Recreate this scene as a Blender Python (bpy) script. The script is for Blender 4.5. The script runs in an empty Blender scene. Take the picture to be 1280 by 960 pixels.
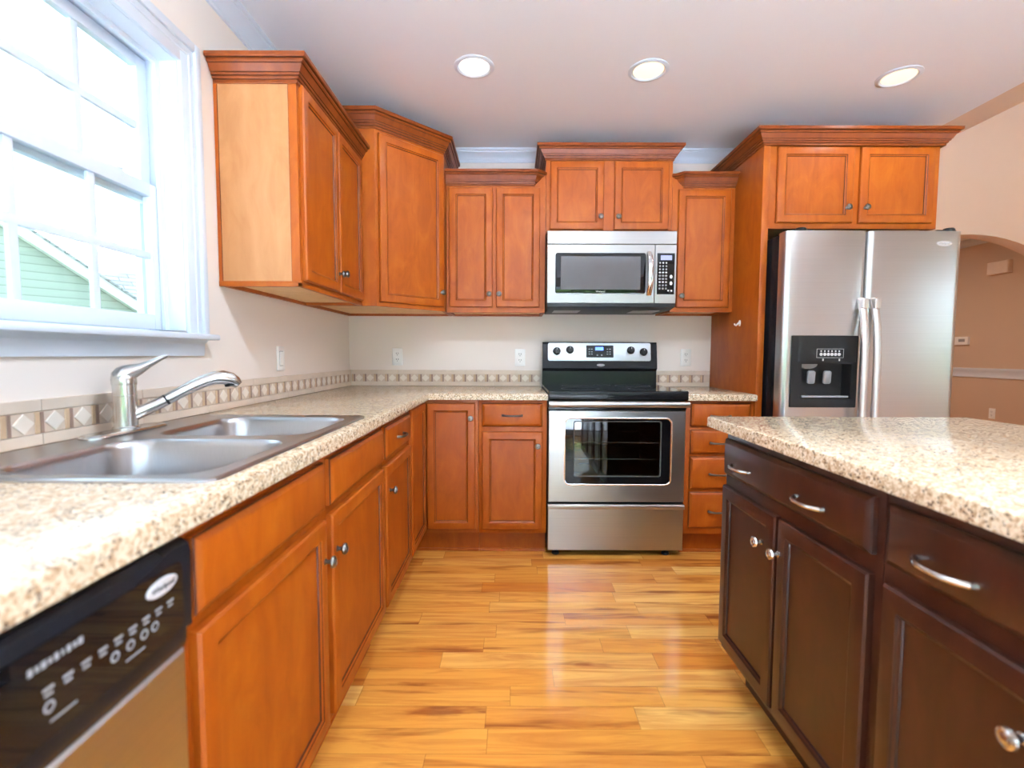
import bpy, bmesh, math, random
from math import sin, cos, pi, radians
from mathutils import Vector, Matrix

random.seed(7)
sc = bpy.context.scene
COL = sc.collection

# ---------------------------------------------------------------- camera
yaw, pit, rol = .0013, -.0617, .0037
fw = Vector((-sin(yaw) * cos(pit), cos(yaw) * cos(pit), sin(pit)))
r0 = Vector((cos(yaw), sin(yaw), 0))
u0 = r0.cross(fw)
rt = r0 * cos(rol) + u0 * sin(rol)
up = -r0 * sin(rol) + u0 * cos(rol)
cam = bpy.data.cameras.new('camera')
cam.sensor_width = 36
cam.lens = 602.83 / 1280 * 36
cam.clip_start = .02
cam.clip_end = 200
cam.dof.use_dof = True
cam.dof.focus_distance = 2.6
cam.dof.aperture_fstop = 2.6
camo = bpy.data.objects.new('camera', cam)
COL.objects.link(camo)
camo.matrix_world = Matrix(((rt.x, up.x, -fw.x, 1.1084), (rt.y, up.y, -fw.y, -3.277), (rt.z, up.z, -fw.z, 1.1345), (0, 0, 0, 1)))
sc.camera = camo

# ---------------------------------------------------------------- light and exposure
SKY = 2.6
BOWL = 4.0
SUN = 95.0
CAN = 1.0
CAN_FILL = 8.0
LIVING = 6.5
DINING = 11.0
sc.view_settings.view_transform = 'Standard'
sc.view_settings.look = 'None'
sc.view_settings.gamma = 1
sc.view_settings.use_curve_mapping = False
sc.view_settings.exposure = 1.2
world = bpy.data.worlds.new('overcast sky')
sc.world = world
world.use_nodes = True
bg = world.node_tree.nodes['Background']
bg.inputs['Color'].default_value = (.66, .81, 1, 1)
bg.inputs['Strength'].default_value = SKY
cy = sc.cycles
cy.use_denoising = True
cy.max_bounces = 10
cy.diffuse_bounces = 6
cy.glossy_bounces = 5
cy.transmission_bounces = 8
cy.caustics_reflective = False
cy.caustics_refractive = False
cy.sample_clamp_indirect = 6
cy.blur_glossy = .5


def area(name, loc, rot, sx, sy, power, color=(1, 1, 1), portal=False, disk=False, parent=None, spread=180):
    l = bpy.data.lights.new(name, 'AREA')
    l.shape = 'DISK' if disk else 'RECTANGLE'
    l.size = sx
    l.size_y = sy
    l.energy = power
    l.color = color
    l.spread = radians(spread)
    o = bpy.data.objects.new(name, l)
    o.location = loc
    o.rotation_euler = rot
    COL.objects.link(o)
    if portal:
        l.cycles.is_portal = True
    if parent:
        o.parent = parent
    return o


sl = bpy.data.lights.new('sun', 'SUN')
sl.energy = SUN
sl.angle = radians(4)
sl.color = (.86, .92, 1)
sun = bpy.data.objects.new('sun', sl)
sun.rotation_euler = Vector((.70, -.35, .62)).to_track_quat('Z', 'Y').to_euler()     # on the patio side, the added house block shades the side yard
COL.objects.link(sun)
area('patio_daylight_portal', (1.80, -4.72, 1.04), (-pi / 2, 0, pi), 3.2, 2.08, 1, portal=True)
area('kitchen_window_daylight_portal', (-.13, -2.0, 1.65), (0, -pi / 2, 0), .9, .76, 1, portal=True)
area('side_window_daylight_portal', (6.42, -3.7, 1.45), (0, pi / 2, 0), 1.3, 1.5, 1, portal=True)


# ---------------------------------------------------------------- materials
def lin(c):
    c = c / 255
    return c / 12.92 if c <= .04045 else ((c + .055) / 1.055) ** 2.4


def rgb(r, g, b):
    return (lin(r), lin(g), lin(b), 1)


class NT:
    def __init__(s, name):
        s.m = bpy.data.materials.new(name)
        s.m.use_nodes = True
        s.t = s.m.node_tree
        s.b = s.t.nodes['Principled BSDF']
        s.geo = None

    def n(s, kind, **kw):
        x = s.t.nodes.new(kind)
        for k, v in kw.items():
            if k.startswith('i_'):
                x.inputs[k[2:].replace('_', ' ')].default_value = v
            else:
                setattr(x, k, v)
        return x

    def l(s, a, b):
        s.t.links.new(a, b)

    def pos(s):
        if not s.geo:
            s.geo = s.n('ShaderNodeNewGeometry')
        return s.geo.outputs['Position']

    def mapped(s, scale, loc=(0, 0, 0), rot=(0, 0, 0)):
        mp = s.n('ShaderNodeMapping')
        mp.inputs['Scale'].default_value = scale
        mp.inputs['Location'].default_value = loc
        mp.inputs['Rotation'].default_value = rot
        s.l(s.pos(), mp.inputs['Vector'])
        return mp.outputs['Vector']

    def noise(s, vec, scale, detail=4, rough=.55, dist=0):
        x = s.n('ShaderNodeTexNoise')
        x.inputs['Scale'].default_value = scale
        x.inputs['Detail'].default_value = detail
        x.inputs['Roughness'].default_value = rough
        x.inputs['Distortion'].default_value = dist
        s.l(vec, x.inputs['Vector'])
        return x.outputs['Fac']

    def ramp(s, fac, stops, interp='LINEAR'):
        x = s.n('ShaderNodeValToRGB')
        x.color_ramp.interpolation = interp
        e = x.color_ramp.elements
        while len(e) < len(stops):
            e.new(.5)
        for el, (p, c) in zip(e, stops):
            el.position = p
            el.color = c
        s.l(fac, x.inputs['Fac'])
        return x.outputs['Color']

    def math(s, op, a, b=None, c=None):
        x = s.n('ShaderNodeMath', operation=op)
        for i, v in enumerate((a, b, c)):
            if v is None:
                continue
            if isinstance(v, (int, float)):
                x.inputs[i].default_value = v
            else:
                s.l(v, x.inputs[i])
        return x.outputs[0]

    def mix(s, fac, a, b, mode='MIX'):
        x = s.n('ShaderNodeMix', data_type='RGBA', blend_type=mode)
        for i, v in ((0, fac), (6, a), (7, b)):
            if isinstance(v, (int, float, tuple)):
                x.inputs[i].default_value = v
            else:
                s.l(v, x.inputs[i])
        return x.outputs[2]

    def bump(s, h, strength, dist=.001):
        x = s.n('ShaderNodeBump')
        x.inputs['Strength'].default_value = strength
        x.inputs['Distance'].default_value = dist
        s.l(h, x.inputs['Height'])
        s.l(x.outputs['Normal'], s.b.inputs['Normal'])

    def base(s, c, rough=.5, metal=0, coat=0, coat_rough=.1, spec=.5):
        i = s.b.inputs
        if isinstance(c, tuple):
            i['Base Color'].default_value = c
        else:
            s.l(c, i['Base Color'])
        i['Roughness'].default_value = rough
        i['Metallic'].default_value = metal
        i['Coat Weight'].default_value = coat
        i['Coat Roughness'].default_value = coat_rough
        i['Specular IOR Level'].default_value = spec
        return s.m


def plain(name, c, rough=.5, metal=0, coat=0, spec=.5, tone=.04):
    m = NT(name)
    f = m.noise(m.mapped((1, 1, 1)), 9, 3)
    d = tuple(x * (1 - tone) for x in c[:3]) + (1,)
    l = tuple(min(1, x * (1 + tone)) for x in c[:3]) + (1,)
    return m.base(m.ramp(f, [(.3, d), (.7, l)]), rough, metal, coat, spec=spec)


def paint(name, c, rough=.6):
    m = NT(name)
    f = m.noise(m.mapped((1, 1, 1)), 140, 3)
    m.bump(f, .06, .002)
    g = m.noise(m.mapped((1, 1, 1)), 1.5, 2)
    d = tuple(x * .985 for x in c[:3]) + (1,)
    return m.base(m.ramp(g, [(.35, d), (.65, c)]), rough)


def wood(name, dark, mid, light, rough=.36, coat=.25, scale=1):
    m = NT(name)
    v = m.mapped((38 * scale, 38 * scale, 2.2 * scale))
    a = m.noise(v, 1, 5, .6, .4)
    b = m.noise(m.mapped((11, 11, 4.5)), 1, 5, .6, 1.2)
    f = m.math('ADD', m.math('MULTIPLY', a, .25), m.math('MULTIPLY', b, .75))
    col = m.ramp(f, [(.28, dark), (.5, mid), (.74, light)])
    m.bump(a, .04, .001)
    return m.base(col, rough, coat=coat, coat_rough=.25, spec=.28)


def steel(name, c, rough, axis='x', aniso=.0):
    m = NT(name)
    sc_ = (2, 2, 600) if axis == 'x' else (600, 600, 3)
    f = m.noise(m.mapped(sc_), 1, 2)
    d = tuple(x * .93 for x in c[:3]) + (1,)
    mm = m.base(m.ramp(f, [(.3, d), (.7, c)]), rough, 1)
    m.bump(f, .05, .0004)
    return mm


def granite(name):
    m = NT(name)
    p = m.mapped((1, 1, 1))
    a = m.noise(p, 120, 6, .66, .7)
    base = m.ramp(a, [(.33, rgb(128, 100, 74)), (.42, rgb(176, 148, 116)), (.52, rgb(212, 194, 166)), (.68, rgb(230, 218, 198))])
    b = m.noise(m.mapped((1, 1, 1), (3, 1, 7)), 95, 4, .6, .3)
    gold = m.ramp(b, [(.55, (0, 0, 0, 1)), (.66, (1, 1, 1, 1))])
    c1 = m.mix(m.math('MULTIPLY', gold, .6), base, rgb(168, 128, 88))
    vo = m.n('ShaderNodeTexVoronoi')
    vo.inputs['Scale'].default_value = 170
    m.l(p, vo.inputs['Vector'])
    w = m.noise(m.mapped((1, 1, 1), (9, 4, 2)), 55, 3, .6)
    spot = m.math('MULTIPLY', m.math('LESS_THAN', vo.outputs['Distance'], .42), m.math('GREATER_THAN', w, .54))
    c2 = m.mix(m.math('MULTIPLY', spot, .82), c1, rgb(66, 50, 42))
    return m.base(c2, .15, spec=.45)


def plank_floor(name):
    m = NT(name)
    sep = m.n('ShaderNodeSeparateXYZ')
    m.l(m.pos(), sep.inputs[0])
    W = .094
    yv = m.math('DIVIDE', m.math('ADD', sep.outputs['Y'], 20.024), W)
    row = m.math('FLOOR', yv)
    fy = m.math('FRACT', yv)
    wn = m.n('ShaderNodeTexWhiteNoise', noise_dimensions='1D')
    m.l(row, wn.inputs['W'])
    ln = m.math('ADD', m.math('MULTIPLY', wn.outputs['Value'], .40), .42)
    off = m.math('MULTIPLY', m.math('FRACT', m.math('MULTIPLY', wn.outputs['Value'], 37.7)), 3.0)
    xv = m.math('DIVIDE', m.math('ADD', m.math('ADD', sep.outputs['X'], 10), off), ln)
    pl = m.math('FLOOR', xv)
    fx = m.math('MULTIPLY', m.math('FRACT', xv), ln)
    cmb = m.n('ShaderNodeCombineXYZ')
    m.l(row, cmb.inputs[0])
    m.l(pl, cmb.inputs[1])
    w2 = m.n('ShaderNodeTexWhiteNoise', noise_dimensions='2D')
    m.l(cmb.outputs[0], w2.inputs['Vector'])
    rnd = w2.outputs['Value']
    tone = m.ramp(rnd, [(0, rgb(200, 120, 42)), (.15, rgb(212, 138, 54)), (.5, rgb(222, 154, 66)), (.8, rgb(228, 166, 80)), (1, rgb(234, 180, 98))])
    # grain stretched along the plank, different on every plank
    g = m.n('ShaderNodeCombineXYZ')
    m.l(m.math('ADD', m.math('MULTIPLY', sep.outputs['X'], 2.0), m.math('MULTIPLY', rnd, 80)), g.inputs[0])
    m.l(m.math('ADD', m.math('MULTIPLY', sep.outputs['Y'], 26), m.math('MULTIPLY', row, 3.3)), g.inputs[1])
    gr = m.noise(g.outputs[0], 1, 6, .62, .9)
    col = m.mix(m.math('MULTIPLY', m.ramp(gr, [(.42, (0, 0, 0, 1)), (.64, (1, 1, 1, 1))]), .6), tone, rgb(178, 98, 40))
    # brown heartwood streaks and knots on some planks
    h = m.n('ShaderNodeCombineXYZ')
    m.l(m.math('ADD', m.math('MULTIPLY', sep.outputs['X'], 1.5), m.math('MULTIPLY', rnd, 33)), h.inputs[0])
    m.l(m.math('ADD', m.math('MULTIPLY', sep.outputs['Y'], 17), m.math('MULTIPLY', row, 7.1)), h.inputs[1])
    hn = m.noise(h.outputs[0], 1, 4, .55, .6)
    st = m.math('MULTIPLY', m.ramp(hn, [(.555, (0, 0, 0, 1)), (.675, (1, 1, 1, 1))]), .8)
    col = m.mix(st, col, rgb(134, 66, 30))
    # joints
    ex = m.math('LESS_THAN', fx, .0022)
    ey = m.math('LESS_THAN', fy, .018)
    gap = m.math('MAXIMUM', ex, ey)
    col = m.mix(m.math('MULTIPLY', gap, .45), col, rgb(110, 60, 24))
    m.bump(m.math('SUBTRACT', 1, gap), .12, .001)
    return m.base(col, .16, coat=.5, coat_rough=.06)


def siding(name):
    m = NT(name)
    sep = m.n('ShaderNodeSeparateXYZ')
    m.l(m.pos(), sep.inputs[0])
    f = m.math('FRACT', m.math('DIVIDE', sep.outputs['Z'], .105))
    c = m.ramp(f, [(0, rgb(90, 98, 86)), (.08, rgb(146, 156, 140)), (.2, rgb(154, 164, 148)), (1, rgb(158, 168, 152))])
    return m.base(c, .7)


def shingle(name):
    m = NT(name)
    br = m.n('ShaderNodeTexBrick')
    br.offset = .5
    br.inputs['Scale'].default_value = 1
    br.inputs['Brick Width'].default_value = .3
    br.inputs['Row Height'].default_value = .075
    br.inputs['Mortar Size'].default_value = .008
    br.inputs['Color1'].default_value = rgb(140, 142, 138)
    br.inputs['Color2'].default_value = rgb(166, 166, 160)
    br.inputs['Mortar'].default_value = rgb(108, 108, 106)
    sep = m.n('ShaderNodeSeparateXYZ')
    m.l(m.pos(), sep.inputs[0])
    cmb = m.n('ShaderNodeCombineXYZ')
    m.l(m.math('ADD', m.math('MULTIPLY', sep.outputs['X'], .6), m.math('MULTIPLY', sep.outputs['Y'], .8)), cmb.inputs[0])
    m.l(sep.outputs['Z'], cmb.inputs[1])
    m.l(cmb.outputs[0], br.inputs['Vector'])
    return m.base(br.outputs['Color'], .9)


def lawn(name):
    m = NT(name)
    f = m.noise(m.mapped((1, 1, 1)), 6, 6, .7)
    return m.base(m.ramp(f, [(.3, rgb(48, 78, 26)), (.7, rgb(84, 110, 44))]), .9)


def emit(name, c, s):
    m = NT(name)
    m.b.inputs['Base Color'].default_value = c
    m.b.inputs['Emission Color'].default_value = c
    m.b.inputs['Emission Strength'].default_value = s
    return m.m


def tinted(name):
    m = NT(name)
    t = m.n('ShaderNodeBsdfTransparent')
    g = m.n('ShaderNodeBsdfGlossy')
    g.inputs['Roughness'].default_value = .02
    t.inputs['Color'].default_value = (.50, .52, .50, 1)
    lw = m.n('ShaderNodeLayerWeight')
    lw.inputs['Blend'].default_value = .5
    fac = m.math('ADD', m.math('MULTIPLY', m.math('POWER', lw.outputs['Facing'], 4), .5), .10)
    mx = m.n('ShaderNodeMixShader')
    m.l(fac, mx.inputs[0])
    m.l(t.outputs[0], mx.inputs[1])
    m.l(g.outputs[0], mx.inputs[2])
    m.l(mx.outputs[0], m.t.nodes['Material Output'].inputs['Surface'])
    return m.m


def glass(name):
    m = NT(name)
    t = m.n('ShaderNodeBsdfTransparent')
    g = m.n('ShaderNodeBsdfGlossy')
    g.inputs['Roughness'].default_value = .02
    t.inputs['Color'].default_value = (.95, .98, .97, 1)
    lw = m.n('ShaderNodeLayerWeight')
    lw.inputs['Blend'].default_value = .5
    fac = m.math('ADD', m.math('MULTIPLY', m.math('POWER', lw.outputs['Facing'], 4), .45), .03)
    mx = m.n('ShaderNodeMixShader')
    m.l(fac, mx.inputs[0])
    m.l(t.outputs[0], mx.inputs[1])
    m.l(g.outputs[0], mx.inputs[2])
    m.l(mx.outputs[0], m.t.nodes['Material Output'].inputs['Surface'])
    return m.m


M = dict(
    wall=paint('cream wall paint', rgb(234, 224, 216)),
    tan=paint('tan wall paint', rgb(208, 183, 160)),
    ceiling=paint('ceiling paint', rgb(226, 228, 234), .8),
    trim=plain('white trim paint', rgb(212, 220, 231), .4, tone=.01),
    floor=plank_floor('oiled plank floor'),
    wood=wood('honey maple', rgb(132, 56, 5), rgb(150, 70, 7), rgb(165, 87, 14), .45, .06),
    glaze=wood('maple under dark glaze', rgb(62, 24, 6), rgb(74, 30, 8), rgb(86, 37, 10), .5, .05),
    crown=wood('shade darkened maple', rgb(98, 40, 7), rgb(114, 50, 9), rgb(128, 62, 14), .42, .06),  # crown wood darkened: shade under its slope put into the colour
    veneer=wood('pale maple end panel', rgb(154, 100, 58), rgb(166, 113, 70), rgb(175, 124, 80), .45, .06),
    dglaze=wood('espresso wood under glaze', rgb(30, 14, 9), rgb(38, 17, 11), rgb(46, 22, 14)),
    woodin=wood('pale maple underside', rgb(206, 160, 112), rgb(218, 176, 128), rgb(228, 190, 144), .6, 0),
    dark=wood('espresso wood', rgb(44, 20, 12), rgb(56, 26, 16), rgb(68, 33, 21), .34, .25),
    granite=granite('speckled granite'),
    steel=steel('brushed steel', (.45, .44, .435, 1), .31, 'x'),
    steelm=steel('brushed microwave steel', (.37, .355, .35, 1), .32, 'x'),
    steelv=steel('brushed steel upright', (.60, .59, .59, 1), .30, 'x'),
    sink=steel('sink steel', (.46, .46, .465, 1), .28, 'y'),
    satin=plain('satin aluminium', (.68, .64, .62, 1), .42, 1, tone=.01),
    chrome=plain('satin chrome', (.72, .72, .72, 1), .18, 1, tone=.01),
    nickel=plain('brushed nickel', (.62, .60, .57, 1), .24, 1, tone=.01),
    pewter=plain('aged pewter', (.17, .155, .145, 1), .30, 1, tone=.08),
    black=plain('black enamel', (.010, .010, .012, 1), .22, 0, 0, .2, tone=.02),
    blackm=plain('black plastic', (.010, .010, .011, 1), .42, spec=.3, tone=.02),
    blackg=plain('black glass', (.005, .005, .006, 1), .03, 0, 0, .4, tone=.01),
    mesh=plain('microwave screen', (.075, .075, .078, 1), .12, 0, .6),
    silver=plain('silver panel', (.55, .60, .64, 1), .38, .7, tone=.01),
    grey=plain('grey plastic', rgb(150, 152, 156), .4),
    mark=plain('white print', rgb(205, 205, 205), .5),
    badge=plain('badge silver', rgb(196, 194, 196), .4),
    blue=emit('blue display', (.10, .22, .9, 1), 1.2),
    lcd=emit('dim display', (.25, .27, .45, 1), .25),
    plate=plain('outlet white', rgb(240, 240, 238), .35, tone=.01),
    slot=plain('outlet slot', rgb(60, 58, 56), .5),
    tile=plain('beige tile', rgb(214, 198, 182), .4, tone=.08),
    tilem=plain('mauve tile', rgb(206, 188, 172), .4, tone=.10),
    tiled=plain('pale diamond tile', rgb(228, 218, 206), .4, tone=.05),
    tilet=plain('tan bar tile', rgb(196, 168, 138), .4, tone=.1),
    tilek=plain('dark bar tile', rgb(146, 120, 108), .4, tone=.1),
    lens=emit('lamp lens', (1, .80, .52, 1), .52),
    lensw=emit('cool lamp lens', (1, .96, .94, 1), .6),
    tint=tinted('tinted oven glass'),
    glass=glass('window glass'),
    siding=siding('green lap siding'),
    shingle=shingle('grey shingles'),
    rake=plain('white rake board', rgb(226, 226, 222), .6),
    concrete=plain('pale concrete', rgb(222, 226, 238), .7),
    hedge=plain('hedge leaves', rgb(76, 110, 42), .8, tone=.5),
    lawn=lawn('lawn grass'),
    chime=plain('chime plastic', rgb(236, 220, 206), .5),
    yard=plain('darkened side yard', rgb(72, 80, 62), .9, tone=.2),  # side yard lawn coloured darker to cut its bounce into the window
    hook=plain('white hook', rgb(235, 232, 230), .4),
)


# ---------------------------------------------------------------- mesh helpers
class MB:
    """Collects shapes of one part in one bmesh; each shape may carry its own material slot."""

    def __init__(s, *mats):
        s.bm = bmesh.new()
        s.mats = list(mats)

    def slot(s, m):
        if m is None:
            return 0
        if m not in s.mats:
            s.mats.append(m)
        return s.mats.index(m)

    def face(s, vs, m=0):
        try:
            f = s.bm.faces.new(vs)
            f.material_index = m
            f.smooth = True
            return f
        except ValueError:
            return None

    def box(s, x0, x1, y0, y1, z0, z1, m=None, bev=0, seg=2):
        k = s.slot(m)
        tmp = bmesh.new()
        v = [tmp.verts.new(p) for p in ((x0, y0, z0), (x1, y0, z0), (x1, y1, z0), (x0, y1, z0), (x0, y0, z1), (x1, y0, z1), (x1, y1, z1), (x0, y1, z1))]
        for q in ((3, 2, 1, 0), (4, 5, 6, 7), (0, 1, 5, 4), (1, 2, 6, 5), (2, 3, 7, 6), (3, 0, 4, 7)):
            tmp.faces.new([v[i] for i in q])
        if bev:
            bmesh.ops.bevel(tmp, geom=tmp.edges[:], offset=bev, segments=seg, profile=.5, affect='EDGES')
        s.merge(tmp, k)
        return s

    def merge(s, tmp, k=0, mat=None):
        mp = {}
        for v in tmp.verts:
            mp[v] = s.bm.verts.new(mat @ v.co if mat else v.co)
        for f in tmp.faces:
            s.face([mp[v] for v in f.verts], k)
        tmp.free()

    def loft(s, loops, cap0=False, cap1=False, m=None, closed=True, strips=None):
        k = s.slot(m)
        ks = [s.slot(x) for x in strips] if strips else [k] * len(loops)
        L = [[s.bm.verts.new(p) for p in lp] for lp in loops]
        n = len(L[0])
        for q, (a, b) in enumerate(zip(L, L[1:])):
            for i in range(n if closed else n - 1):
                j = (i + 1) % n
                s.face([a[i], a[j], b[j], b[i]], ks[q])
        if cap0:
            s.face(L[0][::-1], k)
        if cap1:
            s.face(L[-1], k)
        return L

    def tube(s, pts, rad, n=12, m=None, caps=True, flat=1.0, upv=None):
        pts = [Vector(p) for p in pts]
        if isinstance(rad, (int, float)):
            rad = [rad] * len(pts)
        loops = []
        ref = Vector(upv) if upv else None
        for i, p in enumerate(pts):
            t = (pts[min(i + 1, len(pts) - 1)] - pts[max(i - 1, 0)]).normalized()
            if ref is None:
                ref = Vector((0, 0, 1)) if abs(t.z) < .9 else Vector((1, 0, 0))
            a = t.cross(ref).normalized()
            b = a.cross(t).normalized()
            loops.append([p + a * cos(2 * pi * j / n) * rad[i] + b * sin(2 * pi * j / n) * rad[i] * flat for j in range(n)])
        s.loft(loops, caps, caps, m)
        return s

    def lathe(s, o, axis, prof, n=24, m=None, cap0=False, cap1=False):
        o = Vector(o)
        ax = Vector(axis).normalized()
        ref = Vector((0, 0, 1)) if abs(ax.z) < .9 else Vector((1, 0, 0))
        a = ax.cross(ref).normalized()
        b = ax.cross(a)
        loops = [[o + ax * h + (a * cos(2 * pi * j / n) + b * sin(2 * pi * j / n)) * max(r, 1e-4) for j in range(n)] for r, h in prof]
        s.loft(loops, cap0, cap1, m)
        return s

    def poly(s, loops, z=None, m=None, flip=False):
        """flat face with holes: first loop outside, the others holes (3D points)"""
        k = s.slot(m)
        tmp = bmesh.new()
        for lp in loops:
            vs = [tmp.verts.new(p) for p in lp]
            for i in range(len(vs)):
                tmp.edges.new((vs[i], vs[(i + 1) % len(vs)]))
        bmesh.ops.triangle_fill(tmp, use_beauty=True, use_dissolve=False, edges=tmp.edges[:])
        s.merge(tmp, k)
        return s

    def build(s, name, parent=None, origin=(0, 0, 0), sharp=32, weld=False):
        if weld:
            bmesh.ops.remove_doubles(s.bm, verts=s.bm.verts, dist=1e-5)
        bmesh.ops.recalc_face_normals(s.bm, faces=s.bm.faces)
        o = Vector(origin)
        if o.length:
            bmesh.ops.translate(s.bm, verts=s.bm.verts, vec=-o)
        me = bpy.data.meshes.new(name)
        s.bm.to_mesh(me)
        s.bm.free()
        for m in s.mats:
            me.materials.append(M[m])
        me.set_sharp_from_angle(angle=radians(sharp))
        ob = bpy.data.objects.new(name, me)
        COL.objects.link(ob)
        if parent:
            ob.parent = parent
        else:
            ob.location = o
        return ob


class Thing:
    def __init__(s, name, label, cat, loc, group=None):
        s.o = bpy.data.objects.new(name, None)
        s.o.location = loc
        s.o.empty_display_size = .05
        COL.objects.link(s.o)
        s.loc = Vector(loc)
        s.o['label'] = label
        s.o['category'] = cat
        if group:
            s.o['group'] = group

    def part(s, name, mb, parent=None, label=None, **kw):
        ob = mb.build(name, parent or s.o, s.loc, **kw)
        if label:
            ob['label'] = label
        return ob


def struct(name, mb, parent=None, **kw):
    o = mb.build(name, parent, **kw)
    o['kind'] = 'structure'
    return o


def single(name, mb, label, cat, origin, group=None, **kw):
    kw.setdefault('weld', True)
    o = mb.build(name, None, origin, **kw)
    o['label'] = label
    o['category'] = cat
    if group:
        o['group'] = group
    return o


class B:
    """A flat basis: u right, v up, w outward from origin."""

    def __init__(s, o, u, w, v=(0, 0, 1)):
        s.o, s.u, s.v, s.w = Vector(o), Vector(u).normalized(), Vector(v).normalized(), Vector(w).normalized()

    def p(s, u, v, w=0):
        return s.o + s.u * u + s.v * v + s.w * w

    def rect(s, u0, u1, v0, v1, w, i=0):
        return [s.p(u0 + i, v0 + i, w), s.p(u1 - i, v0 + i, w), s.p(u1 - i, v1 - i, w), s.p(u0 + i, v1 - i, w)]

    def rrect(s, u0, u1, v0, v1, r, w, n=6):
        pts = []
        for cu, cv, a in ((u1 - r, v1 - r, 0), (u0 + r, v1 - r, pi / 2), (u0 + r, v0 + r, pi), (u1 - r, v0 + r, 1.5 * pi)):
            for i in range(n + 1):
                t = a + pi / 2 * i / n
                pts.append(s.p(cu + r * cos(t), cv + r * sin(t), w))
        return pts

    def ell(s, cu, cv, a, b, w, n=32):
        return [s.p(cu + a * cos(2 * pi * i / n), cv + b * sin(2 * pi * i / n), w) for i in range(n)]


def offset_poly(pts, d, closed=True):
    """mitred offset of a 2D polyline to its right-hand side by d"""
    out = []
    n = len(pts)
    for i in range(n):
        p = Vector(pts[i])
        a = Vector(pts[i - 1]) if (i > 0 or closed) else None
        b = Vector(pts[(i + 1) % n]) if (i < n - 1 or closed) else None
        ns = []
        if a is not None:
            t = (p - a).normalized()
            ns.append(Vector((t.y, -t.x)))
        if b is not None:
            t = (b - p).normalized()
            ns.append(Vector((t.y, -t.x)))
        if len(ns) == 2:
            m = (ns[0] + ns[1]).normalized()
            out.append(p + m * d / max(.2, m.dot(ns[0])))
        else:
            out.append(p + ns[0] * d)
    return out


def sweep(mb, path, prof, closed=False, m=None, mats=None):
    """sweeps profile (offset to the right of the path, z) along a 2D path, mitred; mats: a material per profile edge"""
    lines = []
    for d, z in prof:
        lines.append([Vector((q.x, q.y, z)) for q in offset_poly(path, d, closed)])
    if mats:
        mb.loft(lines + [lines[0]], m=m, closed=False, strips=mats)
        for i in (0, len(path) - 1):
            mb.face([mb.bm.verts.new(ln[i]) for ln in lines], mb.slot(m))
        return mb
    loops = [[ln[i] for ln in lines] for i in range(len(path))]
    mb.loft(loops, not closed, not closed, m)
    return mb


# rises in steps: two fillets, a bead, a straight splay, a fillet and a top band; dark glaze sits in the quirks
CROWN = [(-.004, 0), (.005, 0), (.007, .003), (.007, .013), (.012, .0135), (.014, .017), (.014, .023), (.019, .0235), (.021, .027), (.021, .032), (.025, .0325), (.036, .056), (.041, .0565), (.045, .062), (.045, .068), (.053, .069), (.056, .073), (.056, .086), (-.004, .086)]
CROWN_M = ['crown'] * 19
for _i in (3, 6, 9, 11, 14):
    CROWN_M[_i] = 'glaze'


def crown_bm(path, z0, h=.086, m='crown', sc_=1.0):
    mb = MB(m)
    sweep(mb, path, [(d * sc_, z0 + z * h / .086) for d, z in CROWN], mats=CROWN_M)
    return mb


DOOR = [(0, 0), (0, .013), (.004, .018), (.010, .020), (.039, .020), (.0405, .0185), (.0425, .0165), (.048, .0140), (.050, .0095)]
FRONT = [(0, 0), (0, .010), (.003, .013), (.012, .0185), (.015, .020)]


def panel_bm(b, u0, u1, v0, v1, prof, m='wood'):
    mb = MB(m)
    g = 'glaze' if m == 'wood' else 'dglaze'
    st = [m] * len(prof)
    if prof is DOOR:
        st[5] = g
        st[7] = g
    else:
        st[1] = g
    mb.loft([b.rect(u0, u1, v0, v1, w, i) for i, w in prof], True, True, strips=st)
    return mb


def knob_bm(b, u, v, w, m='pewter'):
    mb = MB(m)
    mb.lathe(b.p(u, v, w), b.w, [(.0085, -.001), (.0085, .002), (.0055, .004), (.005, .012), (.008, .015), (.0145, .0175), (.016, .021), (.0145, .0255), (.011, .0275), (.0105, .0262), (.008, .0262), (.0075, .028), (.004, .0295), (.0005, .030)], 20, cap0=True, cap1=True)
    return mb


def pull_bm(b, u, v, w, L=.105, m='pewter'):
    mb = MB(m)
    k = []
    for i in range(13):
        t = -1 + 2 * i / 12
        k.append(b.p(u + t * L / 2, v, w + .006 + .022 * (1 - abs(t) ** 3.0)))
    r = [.0062 if abs(-1 + 2 * i / 12) > .85 else .0048 + .0012 * (abs(-1 + 2 * i / 12)) for i in range(13)]
    mb.tube(k, r, 10, flat=1.0, upv=b.v)
    for sgn in (-1, 1):
        mb.tube([b.p(u + sgn * L / 2, v, w - .001), b.p(u + sgn * L / 2 * .985, v, w + .010)], [.0075, .0055], 10, upv=b.v)
    return mb


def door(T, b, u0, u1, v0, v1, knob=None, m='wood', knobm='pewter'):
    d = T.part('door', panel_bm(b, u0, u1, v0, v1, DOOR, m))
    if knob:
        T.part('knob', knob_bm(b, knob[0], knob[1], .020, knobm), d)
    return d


def drawer(T, b, u0, u1, v0, v1, pulls=(), m='wood', name='drawer', pm='pewter'):
    d = T.part(name, panel_bm(b, u0, u1, v0, v1, FRONT, m))
    for (pu, pv) in pulls:
        T.part('handle', pull_bm(b, pu, pv, .020, m=pm), d)
    return d


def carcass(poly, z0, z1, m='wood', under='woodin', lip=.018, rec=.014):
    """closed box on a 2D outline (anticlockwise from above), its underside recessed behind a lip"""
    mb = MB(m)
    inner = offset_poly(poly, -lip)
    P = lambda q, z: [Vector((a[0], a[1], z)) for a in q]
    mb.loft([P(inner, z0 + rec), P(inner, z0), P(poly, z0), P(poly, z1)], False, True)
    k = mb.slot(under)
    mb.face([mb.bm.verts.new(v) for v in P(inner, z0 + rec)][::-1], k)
    return mb


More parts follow.
